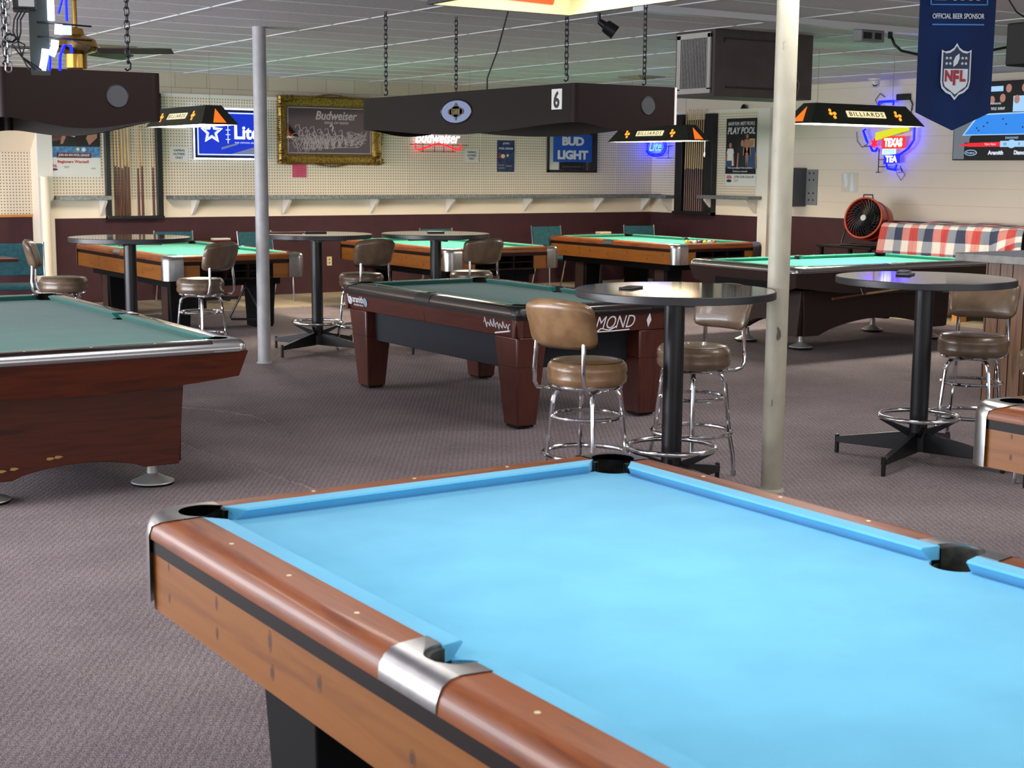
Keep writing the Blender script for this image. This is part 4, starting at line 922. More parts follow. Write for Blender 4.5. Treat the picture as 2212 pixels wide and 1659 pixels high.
# mirror in gilt frame
t = wall_thing('framed_mirror', 'beer mirror with etched horse team in an ornate gilt frame', 'mirror', 8.85, 2.17)
w_, h_ = .76, .445
b = MB(); iw, ih = .615, .315
def fr(x, z): return (x, z)
prof = [(0, 0), (.0, -.05), (.02, -.075), (.05, -.055), (.08, -.05), (.11, -.035), (.13, -.02), (.135, 0)]
rings = []
for o, y in prof: rings.append([(-w_ + o, y, -h_ + o), (w_ - o, y, -h_ + o), (w_ - o, y, h_ - o), (-w_ + o, y, h_ - o)])
v = [p for rg in rings for p in rg]; b.add(v, [(j * 4 + i, j * 4 + (i + 1) % 4, (j + 1) * 4 + (i + 1) % 4, (j + 1) * 4 + i) for j in range(len(prof) - 1) for i in range(4)]); b.build('frame', M['gold'], t)
random.seed(3)
b = MB()
def leaf(cx, cz, r, y=-.06):
    b.lathe([(0, -r * .5), (r * .7, -r * .3), (r, 0), (r * .6, r * .35), (0, r * .5)], (cx, y, cz), 8, caps=False)
for sx in (-1, 1):
    for sz in (-1, 1):
        for k in range(16):
            a = k * .4; leaf(sx * (w_ - .05) + .05 * math.cos(a) * (k / 10) - sx * random.random() * .14 * (k % 2), sz * (h_ - .04) + .04 * math.sin(a) - sz * random.random() * .14 * ((k + 1) % 2), .018 + random.random() * .016)
for sz in (-1, 1):
    for k in range(18): leaf((k - 8.5) * .028, sz * (h_ - .01 + .035 * math.cos((k - 8.5) / 9 * PI / 2) * 1), .016 + random.random() * .012)
for sx in (-1, 1):
    for k in range(14): leaf(sx * (w_ - .01 + .025 * math.cos((k - 6.5) / 7 * PI / 2)), (k - 6.5) * .026, .014 + random.random() * .012)
b.build('carved_ornament', M['gold'], t, smooth=60)
flat('glass', [rect(-w_ + .13, -h_ + .13, w_ - .13, h_ - .13)], M['mirror'], t, y=-.01)
flat('etched_border', frame_polys(-w_ + .145, -h_ + .145, w_ - .145, h_ - .145, .008), M['etch'], t, y=-.012)
txt('Budweiser', .10, .20, .62, .115, M['etch'], t, y=-.013, shear=.25, bold=.02, name='etched_lettering'); txt('KING OF BEERS', .10, .105, .36, .032, M['etch'], t, y=-.013, shear=.2, bold=.02, name='etched_lettering')
b = MB(); random.seed(11)
def horse(x, z, s):
    neck = [(x, z), (x + .02 * s, z + .06 * s), (x + .005 * s, z + .11 * s), (x - .03 * s, z + .10 * s), (x - .035 * s, z + .08 * s)]
    b.tube([(p[0], -.014, p[1]) for p in neck], .0045, 5)
    b.tube([(x - .03 * s + .045 * s * math.cos(a * PI / 6), -.014, z - .01 * s + .035 * s * math.sin(a * PI / 6)) for a in range(13)], .004, 5)
    b.tube([(x + .04 * s * k, -.014, z - .02 * s + .05 * s * math.sin(k * 2.1)) for k in range(6)], .0045, 5)
    for lx in (-.03, .0, .06, .09): b.tube([(x + lx * s, -.014, z - .02 * s), (x + (lx - .03 * (1 if lx < .05 else -.3)) * s, -.014, z - .075 * s), (x + (lx - .005) * s, -.014, z - .115 * s), (x + (lx - .02) * s, -.014, z - .125 * s)], .004, 5)
for k in range(8):
    s = 1.35 - k * .09; horse(-.46 + k * .105, -.075 - (k % 2) * .02, s); horse(-.42 + k * .10, -.13 + (k % 2) * .01, s * .9)
for k in range(26): b.tube([(.26 + .3 * random.random(), -.014, -.20 + .2 * random.random()) for _ in range(3)], .004, 5)
b.tube([(-.40, -.014, -.235), (.42, -.014, -.215)], .004, 5); b.ring((.42, -.014, -.16), .05, .004, 20, 5, axis='y')
b.tube([(.0, -.014, .05), (.02, -.014, .09), (.05, -.014, .04), (.03, -.014, -.0)], .012, 6); b.build('etched_horse_team', M['etch'], t)
t = wall_thing('paper_notice', 'pink paper notice pinned under the gilt framed mirror', 'notice', 8.40, 1.645)
flat('sheet', [rect(-.11, -.107, .11, .107)], M['paper'], t, y=0); flat('pink_field', [rect(-.103, -.095, .103, .107)], M['pink'], t, y=-.003)
flat('writing', [rect(-.05, .05 - i * .03, .05 + (i % 3) * .01, .056 - i * .03) for i in range(5)], M['red'], t, y=-.005)
# red/white neon script
t = wall_thing('neon_sign', 'red and white neon beer script on the back wall below the number 6 lamp', 'neon sign', 10.50, 2.05)
txt('Budweiser', 0, .06, .72, .15, G['wneon'], t, y=-.06, shear=.3, bold=.012, name='neon_script')
b = MB(); b.tube([(-.36, -.06, -.02), (-.36, -.06, -.10), (-.30, -.06, -.11), (-.1, -.06, -.045), (0, -.06, -.02), (.12, -.06, -.045), (.32, -.06, -.105), (.37, -.06, -.09), (.37, -.06, -.03)], .011, 8); b.tube([(-.39, -.06, .14), (-.34, -.06, .16), (-.2, -.06, .15)], .009, 8); b.build('red_tube', G['rneon'], t)
b = MB()
for x in (-.24, -.05, .1, .25): b.tube([(x, -.05, .1), (x, -.05, -.14)], .004, 5)
b.tube([(-.45, -.05, -.04), (.5, -.05, -.04)], .004, 5); b.tube([(-.30, -.05, -.13), (.30, -.05, -.13)], .004, 5)
for x in (-.4, .4): b.tube([(x, -.05, -.04), (x, 0, -.04)], .004, 5)
b.build('wire_frame', M['blackm'], t)
# join pool league poster
t = wall_thing('poster', 'narrow dark blue JOIN POOL LEAGUE poster on the pegboard', 'poster', 11.675, 1.868)
flat('sheet', [rect(-.15, -.226, .15, .226)], noisy('navy_poster', '1E2C52', '3A4E7E', 14, 6, rough=.5, lo=.45, hi=.75), t, y=0)
txt('JOIN', 0, .18, .11, .03, M['letter'], t, y=-.003, bold=.03); txt('POOL LEAGUE', 0, .11, .24, .028, M['letter'], t, y=-.003, bold=.03)
flat('picture', [ellipse(-.05, .0, .035, .03), ellipse(.03, .01, .02, .02)], M['ivory'], t, y=-.003); flat('picture', [rect(-.12, -.03, -.09, .05)], M['red'], t, y=-.003); flat('small_print', [rect(-.13, -.14, -.03, -.12), rect(-.13, -.18, -.02, -.16), rect(.0, -.15, .1, -.13)], M['grey'], t, y=-.003)
# bud light framed
t = wall_thing('framed_sign', 'black framed mirror covered by a blue BUD LIGHT plaque', 'sign', 12.85, 1.96)
b = MB()
for p in ((-.455, -.42, -.32, .32), (.42, .455, -.32, .32)): b.b2(p[0], p[1], -.03, 0, p[2], p[3])
b.b2(-.455, .455, -.03, 0, -.32, -.285); b.b2(-.455, .455, -.03, 0, .285, .32); b.build('frame', M['black'], t, bev=.003)
flat('backing_glass', [rect(-.42, -.285, .42, .285)], M['mirror'], t, y=-.004); flat('white_mat', [rect(-.41, -.28, -.24, .28)], M['paper'], t, y=-.007)
flat('print', [rect(-.22, -.28, .2, -.17)], M['post_bg'], t, y=-.007); txt('Imported from the original brewhouse', .0, -.235, .34, .022, M['grey'], t, y=-.01); txt('GRAND PRIZE', -.02, .255, .34, .035, M['letter'], t, y=-.01, bold=.02)
flat('plaque', [rect(-.36, -.165, .34, .235)], M['budblue'], t, y=-.035, t=.012)
txt('BUD', -.01, .14, .40, .13, M['letter'], t, y=-.050, bold=.05, spacing=.95, name='plaque_lettering'); txt('LIGHT', -.01, -.06, .56, .135, M['letter'], t, y=-.050, bold=.05, spacing=.95, name='plaque_lettering')
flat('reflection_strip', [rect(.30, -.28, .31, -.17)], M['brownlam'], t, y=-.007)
# wall outlet
t = wall_thing('wall_outlet', 'cream wall outlet on the maroon panel between two high tables', 'outlet', 8.83, .43); flat('plate', [rect(-.036, -.06, .036, .06)], M['ivory'], t, y=.008, t=.006); flat('socket', [ellipse(0, .022, .015, .013, 12), ellipse(0, -.022, .015, .013, 12)], M['shelf'], t, y=.002)

# ------------------------------------------------------------ right wall items (local x runs towards -Y)
t = side_thing('neon_sign', 'round blue neon sign with Lite script in the far corner', 'neon sign', 17.58, 2.02)
b = MB(); n = 40
b.tube([(.25 * math.cos(2 * PI * i / n), -.10, .02 + .145 * math.sin(2 * PI * i / n)) for i in range(n)], .012, 8, closed=True); b.tube([(.21 * math.cos(2 * PI * i / n), -.10, .02 + .115 * math.sin(2 * PI * i / n)) for i in range(n)], .009, 8, closed=True); b.build('blue_tube', G['bneon'], t)
txt('Lite', 0, .03, .30, .15, G['cyan'], t, y=-.11, shear=.3, bold=.012, name='neon_script')
b = MB(); b.tube([(-.32, -.08, -.10), (.1, -.08, -.10)], .005, 5); b.tube([(.28, -.08, .03), (.28, -.08, -.15)], .005, 5); b.tube([(.18, -.08, .02), (.38, -.08, .03)], .005, 5); b.tube([(.0, -.08, -.15), (.36, -.08, -.15)], .005, 5); b.tube([(0, -.09, .0), (0, 0, .0)], .006, 5); b.build('wire_frame', M['blackm'], t)
# play pool poster
t = side_thing('poster', 'black PLAY POOL poster with four people above a white league strip', 'poster', 15.76, 1.95)
flat('sheet', [rect(-.33, -.48, .33, .48)], M['paper'], t, y=0); flat('dark_field', [rect(-.33, -.31, .31, .48)], M['post_bg'], t, y=-.003)
txt('HAVE FUN. MEET PEOPLE.', -.01, .405, .56, .05, M['letter'], t, y=-.006, shear=.2, bold=.02); txt('PLAY POOL', -.01, .305, .58, .10, M['letter'], t, y=-.006, shear=.2, bold=.03)
def person(cx, zt, s, skin, hair, top, arms=True):
    flat('figure', [[(cx - .055 * s, zt + .0), (cx + .055 * s, zt), (cx + .06 * s, zt - .14 * s), (cx - .06 * s, zt - .14 * s)]] if hair else [], M['hair'] if hair == 1 else M['cueash'], t, y=-.006) if hair else None
    flat('figure', [[(cx - .07 * s, zt - .12 * s), (cx + .07 * s, zt - .12 * s), (cx + .095 * s, zt - .20 * s), (cx + .08 * s, zt - .42 * s), (cx - .08 * s, zt - .42 * s), (cx - .095 * s, zt - .20 * s)]], top, t, y=-.0065)
    flat('figure', [ellipse(cx, zt - .065 * s, .034 * s, .048 * s, 16), [(cx - .095 * s, zt - .2 * s), (cx - .07 * s, zt - .2 * s), (cx - .08 * s, zt - .42 * s), (cx - .11 * s, zt - .42 * s)], [(cx + .07 * s, zt - .2 * s), (cx + .095 * s, zt - .2 * s), (cx + .115 * s, zt - .42 * s), (cx + .085 * s, zt - .42 * s)]], M['skin'], t, y=-.007)
person(-.23, .15, .82, 0, 1, M['paper']); person(.02, .19, 1.0, 0, 1, M['shirt']); person(.12, .27, .75, 0, 1, M['skin']); person(.22, .19, 1.0, 0, 2, M['denim'])
flat('figure', [rect(-.31, -.22, -.19, -.12)], M['denim'], t, y=-.0075); txt('Not a pool player? Not a problem.', -.01, -.225, .52, .028, M['letter'], t, y=-.009, bold=.02); txt('Beginners wanted!', -.01, -.275, .3, .028, M['letter'], t, y=-.009, bold=.02)
txt('APA', -.245, -.355, .11, .05, M['red'], t, y=-.003, bold=.04); flat('logo_swoosh', [ellipse(-.245, -.41, .055, .02)], M['nflnavy'], t, y=-.003); txt('JOIN OUR LEAGUE!', .07, -.355, .42, .042, M['ink'], t, y=-.003, shear=.25, bold=.01)
flat('small_print', [rect(-.14, -.40, -.04, -.393), rect(-.14, -.42, -.07, -.413)], M['grey'], t, y=-.003)
b = MB(); b.lathe([(0, .07), (.03, .05), (.05, 0), (0, 0)], (RU - .06, 15.72, 2.56), 12, caps=False); tag(b.build('bell', M['black']), 'small black bell shape on top of the pegboard above the PLAY POOL poster', 'bell')
# grey electrical box with bracket
t = side_thing('electrical_box', 'dark grey electrical box on the right wall behind the cream post', 'electrical box', 14.62, 1.47, .0)
b = MB(); b.b2(-.12, .14, -.32, 0, -.26, .26); b.build('enclosure', M['dkgrey'], t, bev=.006); b = MB(); b.b2(-.13, .0, -.36, -.325, -.13, .13); b.build('conduit_box', M['greybox'], t, bev=.012)
b = MB(); b.b2(.14, .35, -.012, 0, -.24, .24); b.build('mounting_plate', M['greybox'], t)
for x in (.20, .28):
    for z in (.19, .10, -.08, -.17): MB().wallprism(ellipse(x, z, .013, .013, 10), -.0135, -.012).build('hole', M['blackm'], t)
# plastic sleeve
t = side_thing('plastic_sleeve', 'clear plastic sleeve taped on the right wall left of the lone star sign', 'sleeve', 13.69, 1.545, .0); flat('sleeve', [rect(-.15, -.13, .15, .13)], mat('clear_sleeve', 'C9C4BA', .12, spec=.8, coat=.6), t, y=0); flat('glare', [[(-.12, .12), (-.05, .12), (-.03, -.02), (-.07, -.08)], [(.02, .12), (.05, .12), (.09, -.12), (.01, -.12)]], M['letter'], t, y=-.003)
# texas tea neon
t = side_thing('neon_sign', 'lone star shaped neon reading TEXAS and TEA with blue outline', 'neon sign', 12.93, 2.08, .0)
Y0 = -.10
k = .016
class TB:
    def tube(self, p, r, n): MB().tube(p, r, n).build('blue_tube', G['bneon'], t)
b = TB(); b.tube([(-.43, Y0, .145), (-.47, Y0, .135), (-.40, Y0, -.0), (-.38, Y0, -.02)], k, 8); b.tube([(-.34, Y0, -.06), (-.29, Y0, -.13), (-.24, Y0, -.13), (-.21, Y0, -.09)], k, 8)
b.tube([(.38, Y0, .20), (.38, Y0, .0), (.30, Y0, -.10), (.16, Y0, -.18), (.15, Y0, -.19)], k, 8); b.tube([(.32, Y0, .26), (.37, Y0, .24)], k, 8)
b.tube([(-.05, Y0, -.30), (-.03, Y0, -.35), (.10, Y0, -.37), (.12, Y0, -.30)], k, 8); b.tube([(-.22, Y0, .44), (-.22, Y0, .49), (.02, Y0, .49), (.02, Y0, .44)], k, 8)
flat('yellow_arch', [[(-.26, .10), (.30, .20), (.30, .12), (.05, .07), (-.12, .03), (-.25, .0)]], G['yneon'], t, y=Y0)
flat('red_plate', [rect(-.14, -.10, .24, .05)], glow('red_plate', 'FF3418', .42, '400000'), t, y=Y0); txt('TEXAS', .05, -.025, .30, .11, G['wneon'], t, y=Y0 - .005, bold=.05, name='neon_lettering')
flat('white_plate', [rect(-.13, -.175, .10, -.105)], G['wh2'], t, y=Y0); txt('STYLE', -.01, -.14, .18, .045, G['cyan'], t, y=Y0 - .005, bold=.03, name='neon_lettering')
flat('blue_plate', [[(-.10, -.30), (.17, -.28), (.17, -.16), (-.10, -.19)]], glow('blue_plate', '0818D8', .6, '000020'), t, y=Y0); txt('TEA', .03, -.232, .19, .085, G['wneon'], t, y=Y0 - .005, bold=.04, name='neon_lettering')
flat('star', [star(-.27, -.03, .075, .5, 6)], G['rneon'], t, y=Y0)
b = MB(); b.tube([(-.20, -.08, -.10), (-.20, -.08, -.40)], .006, 6); b.tube([(-.24, -.08, -.40), (-.17, -.08, -.40)], .006, 6); b.tube([(-.20, -.08, -.33), (.0, -.08, -.33)], .006, 6); b.tube([(-.20, -.08, -.24), (-.08, -.08, -.24)], .005, 6); b.tube([(-.45, -.08, -.07), (-.30, -.08, -.07)], .006, 6); b.tube([(.16, -.08, -.32), (.20, -.08, -.40), (.14, -.08, -.40)], .006, 6); b.tube([(.38, -.08, .21), (.44, -.08, .21)], .005, 6); b.tube([(.1, 0, .1), (.1, -.1, .1)], .008, 6); b.build('wire_frame', M['blackm'], t)
b = MB(); b.tube([(.06, -.04, -.36), (.07, -.03, -.42), (.13, -.02, -.50), (.19, -.02, -.43), (.15, -.04, -.35)], .004, 6); b.tube([(-.66, -.02, .12), (-.64, -.02, -.0), (-.55, -.02, -.08), (-.45, -.02, -.03)], .004, 6); b.build('cable', M['cord'], t)
b = MB(); b.box((.12, -.03, .54), (.20, .06, .08)); b.build('power_supply', M['black'], t, bev=.008)
b = MB(); b.tube([(-.2, -.02, .55), (-.28, -.02, .60), (-.36, -.02, .52), (-.30, -.02, .44), (-.22, -.02, .5)], .005, 6); b.tube([(.2, -.03, .55), (.26, -.02, .45), (.24, -.02, .30)], .008, 6); b.build('cable', M['cord'], t)
# conduit and sockets along the right wall
b = MB(); b.tube([(RU - .012, 14.2, 2.44), (RU - .012, 12.0, 2.44)], .010, 8); b.tube([(RU - .012, 14.2, 2.50), (RU - .012, 12.0, 2.50)], .006, 8); tag(b.build('wall_conduit', M['white']), 'white conduit running along the right wall above the neon', 'conduit')
t = side_thing('socket_box', 'white socket box on the conduit above the right lamp', 'socket box', 13.72, 2.47, 0); b = MB(); b.b2(-.09, .09, -.06, 0, -.06, .07); b.build('box', M['whiteplastic'], t, bev=.004); flat('sockets', [ellipse(-.03, .0, .03, .025, 12), ellipse(.04, .01, .02, .02, 12)], M['black'], t, y=-.061)
# television
t = side_thing('television', 'wall television showing a blue pool table match', 'television', 11.15, 2.29, .0)
b = MB(); b.b2(-.80, .80, -.09, -.05, -.46, .46); b.b2(-.2, .2, -.05, 0, -.15, .15); b.build('casing', M['black'], t, bev=.006)
S = {}
for k, c, e_ in (('bg', '0A0A10', .5), ('blue', '2C8CF0', 1.0), ('lt', 'A8D4FF', 1.0), ('wood', '7C8590', .7), ('wh', 'E4EEFF', 1.0), ('red', 'F02030', 1.0), ('dk', '10203C', .6), ('sk', 'C08878', .8)): S[k] = glow('screen_' + k, c, e_ * .4, '050505')
y = -.0905
flat('screen', [rect(-.785, -.445, .785, .445)], S['bg'], t, y=y); 
flat('picture', [[(-.785, -.445), (-.785, .03), (-.55, .10), (-.35, .06), (-.55, -.2), (-.55, -.445)]], S['wood'], t, y=y - .001)
flat('picture', [[(-.62, -.445), (-.62, -.25), (.785, -.25), (.785, -.445)]], S['bg'], t, y=y - .002)
flat('picture', [[(-.66, -.165), (-.44, .085), (.785, .10), (.785, -.165)]], S['lt'], t, y=y - .002); flat('picture', [[(-.63, -.155), (-.42, .07), (.785, .085), (.785, -.155)]], S['blue'], t, y=y - .003)
flat('picture', [ellipse(p, q, .012, .010, 8) for p, q in ((-.45, -.08), (-.42, -.11), (-.35, -.06), (-.30, -.02), (-.08, .02), (-.03, -.04), (.2, -.08), (.4, .0))], S['dk'], t, y=y - .004)
flat('picture', [[(-.72, -.275), (-.55, -.255), (-.10, -.245), (-.10, -.30), (-.55, -.30)]], S['red'], t, y=y - .004); flat('picture', [rect(-.10, -.305, .3, -.235), ellipse(.06, -.27, .06, .05, 16)], S['lt'], t, y=y - .0045)
txt('Tyler Styer', -.24, -.273, .17, .03, S['wh'], t, y=y - .006); txt('0      1', .06, -.27, .22, .03, S['dk'], t, y=y - .007)
flat('picture', [ellipse(-.52, -.37, .09, .035, 20)], S['lt'], t, y=y - .004); flat('picture', [ellipse(-.52, -.37, .08, .028, 20)], S['dk'], t, y=y - .005); txt('Predator', -.52, -.37, .12, .02, S['wh'], t, y=y - .0065); txt('Aramith', -.16, -.37, .22, .05, S['wh'], t, y=y - .006, bold=.04); txt('Diamond', .2, -.37, .2, .05, S['wh'], t, y=y - .006, bold=.04)
txt('DIAMOND', .06, -.20, .18, .025, S['lt'], t, y=y - .006)
flat('picture', [rect(-.45, .34, -.1, .40), [(-.42, .3), (-.38, .42), (-.34, .3)]], S['lt'], t, y=y - .003); flat('picture', [ellipse(p, q, .04, .05, 10) for p, q in ((-.25, .24), (-.1, .26), (.1, .24), (.3, .27), (-.02, .37), (.2, .37))], S['sk'], t, y=y - .004)
flat('picture', [ellipse(-.40, .15, .055, .07, 16)], S['lt'], t, y=y - .004); txt('USA', -.40, .155, .07, .03, S['dk'], t, y=y - .006, bold=.02); txt('SPONSORS', -.2, .2, .16, .02, S['wh'], t, y=y - .005); txt('TITLE  EVENT', -.16, .14, .2, .03, S['wh'], t, y=y - .005); flat('picture', [rect(.05, .10, .5, .28)], S['lt'], t, y=y - .0035)
# dome camera
t = thing('dome_camera', 'white dome security camera at the top of the right wall', 'camera', (RU - .35, 13.0, CH))
b = MB(); b.lathe([(.085, 0), (.085, -.02), (.05, -.035), (0, -.035)], n=24, caps=False); b.lathe([(.055, -.03), (.062, -.06), (.05, -.095), (.02, -.115), (0, -.118)], n=24, caps=False); b.build('housing', M['whiteplastic'], t)
b = MB(); b.lathe([(0, -.012), (.028, -.006), (.030, 0)], (0, 0, 0), 14, caps=False); o = b.build('lens', M['black'], t, loc=(-.045, -.04, -.075)); o.rotation_euler = (R(50), R(-50), 0); o.rotation_euler = (R(65), 0, R(-45))

# ------------------------------------------------------------ heater box under the ceiling
t = thing('air_unit', 'brown metal heating and air unit under the ceiling with a louvred grille', 'air unit', (8.17, 9.31, 2.295))
b = MB(); b.b2(0, 1.12, 0, .50, .0, .55); b.build('casing', M['hvac'], t, bev=.006)
e = bpy.data.objects.new('grille', None); C.objects.link(e); e.parent = t; e.location = (0, .25, .275); e.rotation_euler = (0, 0, -PI / 2); e.empty_display_size = .05
flat('backing', [rect(-.25, -.275, .25, .275)], M['hvacd'], e, y=.0, t=.002); b = MB()
for p in ((-.22, -.17, -.22, .24), (.17, .21, -.22, .24), (-.22, .21, -.25, -.205), (-.22, .21, .205, .25)): b.b2(p[0], p[1], -.02, -.003, p[2], p[3])
b.build('grille_frame', M['steelp'] if 'steelp' in M else M.setdefault('steelp', mat('grey_metal_paint', 'A8A4A0', .4, metal=.2)), e, bev=.002)
flat('dark_opening', [rect(-.17, -.205, .17, .205)], M['blackm'], e, y=-.003); b = MB()
for i in range(17): b.box((-.155 + i * .0194, -.012, 0), (.004, .014, .41), rz=.5)
b.build('louvres', M['steelp'], e)
b = MB(); b.b2(.12, .78, -.012, 0, .07, .085); b.b2(.1, .9, -.008, 0, .47, .48); b.b2(.09, .1, -.01, 0, .44, .48); b.build('cable_channel', M['hvacd'], t)
b = MB()
for r_, cx, cz, s in ((.10, .80, .10, 1), (.085, .82, .13, 1.3), (.07, .80, .08, 1.2), (.11, .83, .10, .9)): b.tube([(cx + r_ * math.cos(2 * PI * i / 24), -.02 - .01 * math.sin(i), cz + r_ * s * math.sin(2 * PI * i / 24)) for i in range(24)], .006, 6, closed=True)
b.tube([(.72, -.02, .30), (.72, -.03, .25), (.70, -.02, .16)], .006, 6); b.tube([(.77, -.02, .32), (.77, -.03, .25), (.78, -.02, .18)], .006, 6); b.build('coiled_cable', M['wire'], t)
# ceiling conduit, junction box and cords
b = MB(); b.b2(6.6, 12.5, 8.30, 8.42, CH - .045, CH); tag(b.build('ceiling_raceway', M['grid']), 'long white raceway under the ceiling above the right side of the room', 'raceway')
t = thing('junction_box', 'grey junction box with sockets under the ceiling raceway', 'junction box', (8.95, 8.36, CH - .045)); b = MB(); b.b2(-.13, .13, -.05, .05, -.09, 0); b.build('box', M['greybox'], t, bev=.005); b = MB(); b.b2(-.11, -.02, -.055, -.05, -.07, -.02); b.b2(.02, .09, -.055, -.05, -.07, -.02); b.build('sockets', M['black'], t)
b = MB(); b.tube([(9.2, 8.36, 2.83), (9.2, 8.35, 2.77), (9.2, 8.31, 2.70), (9.24, 8.27, 2.65), (9.34, 8.18, 2.62), (9.50, 8.06, 2.605), (9.7, 7.9, 2.63), (10.0, 7.75, 2.70), (10.2, 7.65, CH)], .011, 8); b.lathe([(.018, 0), (.02, .06), (.012, .08)], (9.2, 8.36, 2.75), 10); tag(b.build('power_cord', M['cord']), 'black cord sagging below the ceiling left of the blue banner', 'cord')
t = thing('wall_speaker', 'black speaker box hanging at the top right edge', 'speaker', (8.08, 6.10, 2.36)); b = MB(); b.b2(-.16, .16, -.12, .12, 0, .27); b.build('cabinet', M['blackm'], t, bev=.012); b = MB(); b.tube([(0, 0, .27), (0, 0, .485)], .015, 10); b.build('bracket', M['black'], t); b = MB(); b.tube([(-.05, 0, .27), (-.2, .02, .33), (-.28, .02, .40), (-.30, .02, .484)], .005, 6); b.build('cable', M['cord'], t)
# spot light
t = thing('spotlight', 'black spotlight on the ceiling just below the bright near lamp', 'spotlight', (6.72, 8.98, CH))
b = MB(); b.tube([(0, 0, 0), (0, 0, -.06), (.02, -.01, -.08)], .014, 10); b.build('arm', M['black'], t)
b = MB(); d = Vector((.834 * .8, -.552 * .8, -.55)).normalized(); p0 = Vector((.0, .0, -.06)); b.tube([p0, p0 + d * .05, p0 + d * .06, p0 + d * .15], [.022, .03, .05, .055], 20); b.build('head', M['black'], t)
# ceiling diffusers
for x, y, l in ((4.77, 14.43, 'dark square ceiling vent near the fan on the left'), (11.6, 14.6, 'square ceiling vent above the far corner'), ):
    t = thing('ceiling_vent', l, 'vent', (x, y, CH)); b = MB(); b.lathe([(.30, -.001), (.30, -.012), (.27, -.016), (.22, -.004)], n=4, caps=False); b.lathe([(.20, -.006), (.17, -.03), (.12, -.01)], n=4, caps=False); b.lathe([(.10, -.01), (.06, -.04), (0, -.045)], n=4, caps=False); o = b.build('louvre_rings', mat('tan_vent', '8A8068', .5), t, smooth=0); o.rotation_euler = (0, 0, PI / 4)

# ------------------------------------------------------------ hanging banner
BA = math.atan2(.834, .552) * 0
t = thing('hanging_banner', 'blue football beer banner with shield emblem hanging from the ceiling, pointed at the bottom', 'banner', (5.20, 4.345, 0), -math.atan2(.184, .277) )
BW = .168
def bw(x, z): return (x, -.012 * math.cos(x / BW * 1.4) + .008 * math.sin(x * 26 + z * 2), z)
b = MB(); nu, nv = 24, 40
def fn(u, v):
    x = (u * 2 - 1) * BW; zb = 1.862 + .078 * abs(u * 2 - 1); z = zb + (CH - .01 - zb) * v
    return (x * (1 - .02 * (1 - v)), .012 * math.sin(u * 7 + 1.5 * v) * .5, z)
b.grid(fn, nu, nv); v2 = list(b.v); b2 = MB(); b2.v = v2 + [(x, y + .0015, z) for x, y, z in v2]; n_ = len(v2); b2.f = b.f + [tuple(n_ + i for i in f[::-1]) for f in b.f]; b2.m = [0] * len(b2.f); b2.build('cloth', M['navyb'], t)
YB = -.012
flat('outline', frame_polys(-.125, 2.398, .125, 2.75, .005), M['ltblue'], t, y=YB, t=.001); txt('BUD', 0, 2.62, .20, .11, M['letter'], t, y=YB, bold=.04, name='banner_lettering'); txt('LIGHT', 0, 2.468, .215, .10, M['letter'], t, y=YB, bold=.05, name='banner_lettering')
txt('OFFICIAL BEER SPONSOR', .0, 2.352, .225, .022, M['letter'], t, y=YB, bold=.01, name='banner_lettering'); flat('rule', [rect(-.113, 2.313, .113, 2.319)], M['ltblue'], t, y=YB, t=.001)
def shield(s, cz):
    P = []
    for x, z in ((0, 1.25), (.12, 1.05), (.3, .92), (.52, .88), (.66, .96), (.66, .2), (.66, -.45), (.60, -.72), (.40, -.92), (.18, -1.02), (0, -1.25)): P.append((x * s, cz + z * s))
    return P + [(-x, z) for x, z in P[-2:0:-1]]
cz = 2.115
flat('shield_border', [shield(.098, cz)], M['letter'], t, y=YB, t=.001); flat('shield_field', [shield(.088, cz)], M['nflnavy'], t, y=YB - .0015, t=.001)
flat('shield_white', [[(-.052, cz + .012), (.052, cz + .012), (.052, cz - .045), (.045, cz - .064), (.02, cz - .082), (0, cz - .098), (-.02, cz - .082), (-.045, cz - .064), (-.052, cz - .045)]], M['letter'], t, y=YB - .003, t=.001)
flat('shield_star', [star(s * x, cz + z, .008) for s in (-1, 1) for x in (.026, .042) for z in (.035, .058)], M['letter'], t, y=YB - .003, t=.001)
flat('football', [[(-.012, cz + .020), (-.013, cz + .045), (-.004, cz + .066), (.012, cz + .078), (.013, cz + .055), (.005, cz + .034)]], M['letter'], t, y=YB - .003, t=.001)
txt('N', -.031, cz - .018, .034, .050, M['nflred'], t, y=YB - .0045, bold=.05); txt('F', .001, cz - .026, .026, .066, M['nflred'], t, y=YB - .0045, bold=.05); txt('L', .031, cz - .018, .026, .050, M['nflred'], t, y=YB - .0045, bold=.05)
b = MB(); b.tube([(-BW, 0, CH - .012), (BW, 0, CH - .012)], .008, 8); b.build('top_rod', M['white'], t)

# ------------------------------------------------------------ ceiling fan and neon seen from its side
t = thing('ceiling_fan', 'ceiling fan with brown blades and brass hub, behind the neon at top left', 'fan', (3.07, 9.97, 0))
b = MB(); b.lathe([(.07, CH), (.06, CH - .05), (.015, CH - .07), (.015, 2.60), (.05, 2.59), (.06, 2.55), (.13, 2.52), (.15, 2.47), (.13, 2.44), (.07, 2.42), (.07, 2.33), (.04, 2.31), (0, 2.31)], n=32, caps=False); b.build('motor_hub', M['brass'], t)
for k in range(5):
    a = R(-33 + 72 * k); b = MB(); v = []
    for i in range(9):
        x = .15 + .5 * i / 8; hw_ = .055 + .018 * math.sin(i / 8 * 2.4)
        if i == 8: hw_ = .04
        for s in (-1, 1): v.append((x, s * hw_, -s * .012)); 
        for s in (1, -1): v.append((x, s * hw_, -s * .012 - .006))
    f = [(i * 4 + j, (i + 1) * 4 + j, (i + 1) * 4 + (j + 1) % 4, i * 4 + (j + 1) % 4) for i in range(8) for j in range(4)] + [(0, 1, 2, 3), (35, 34, 33, 32)]
    b.add(v, f); o = b.build('blade', M['blade'], t, loc=(0, 0, 2.45)); o.rotation_euler = (0, 0, a)
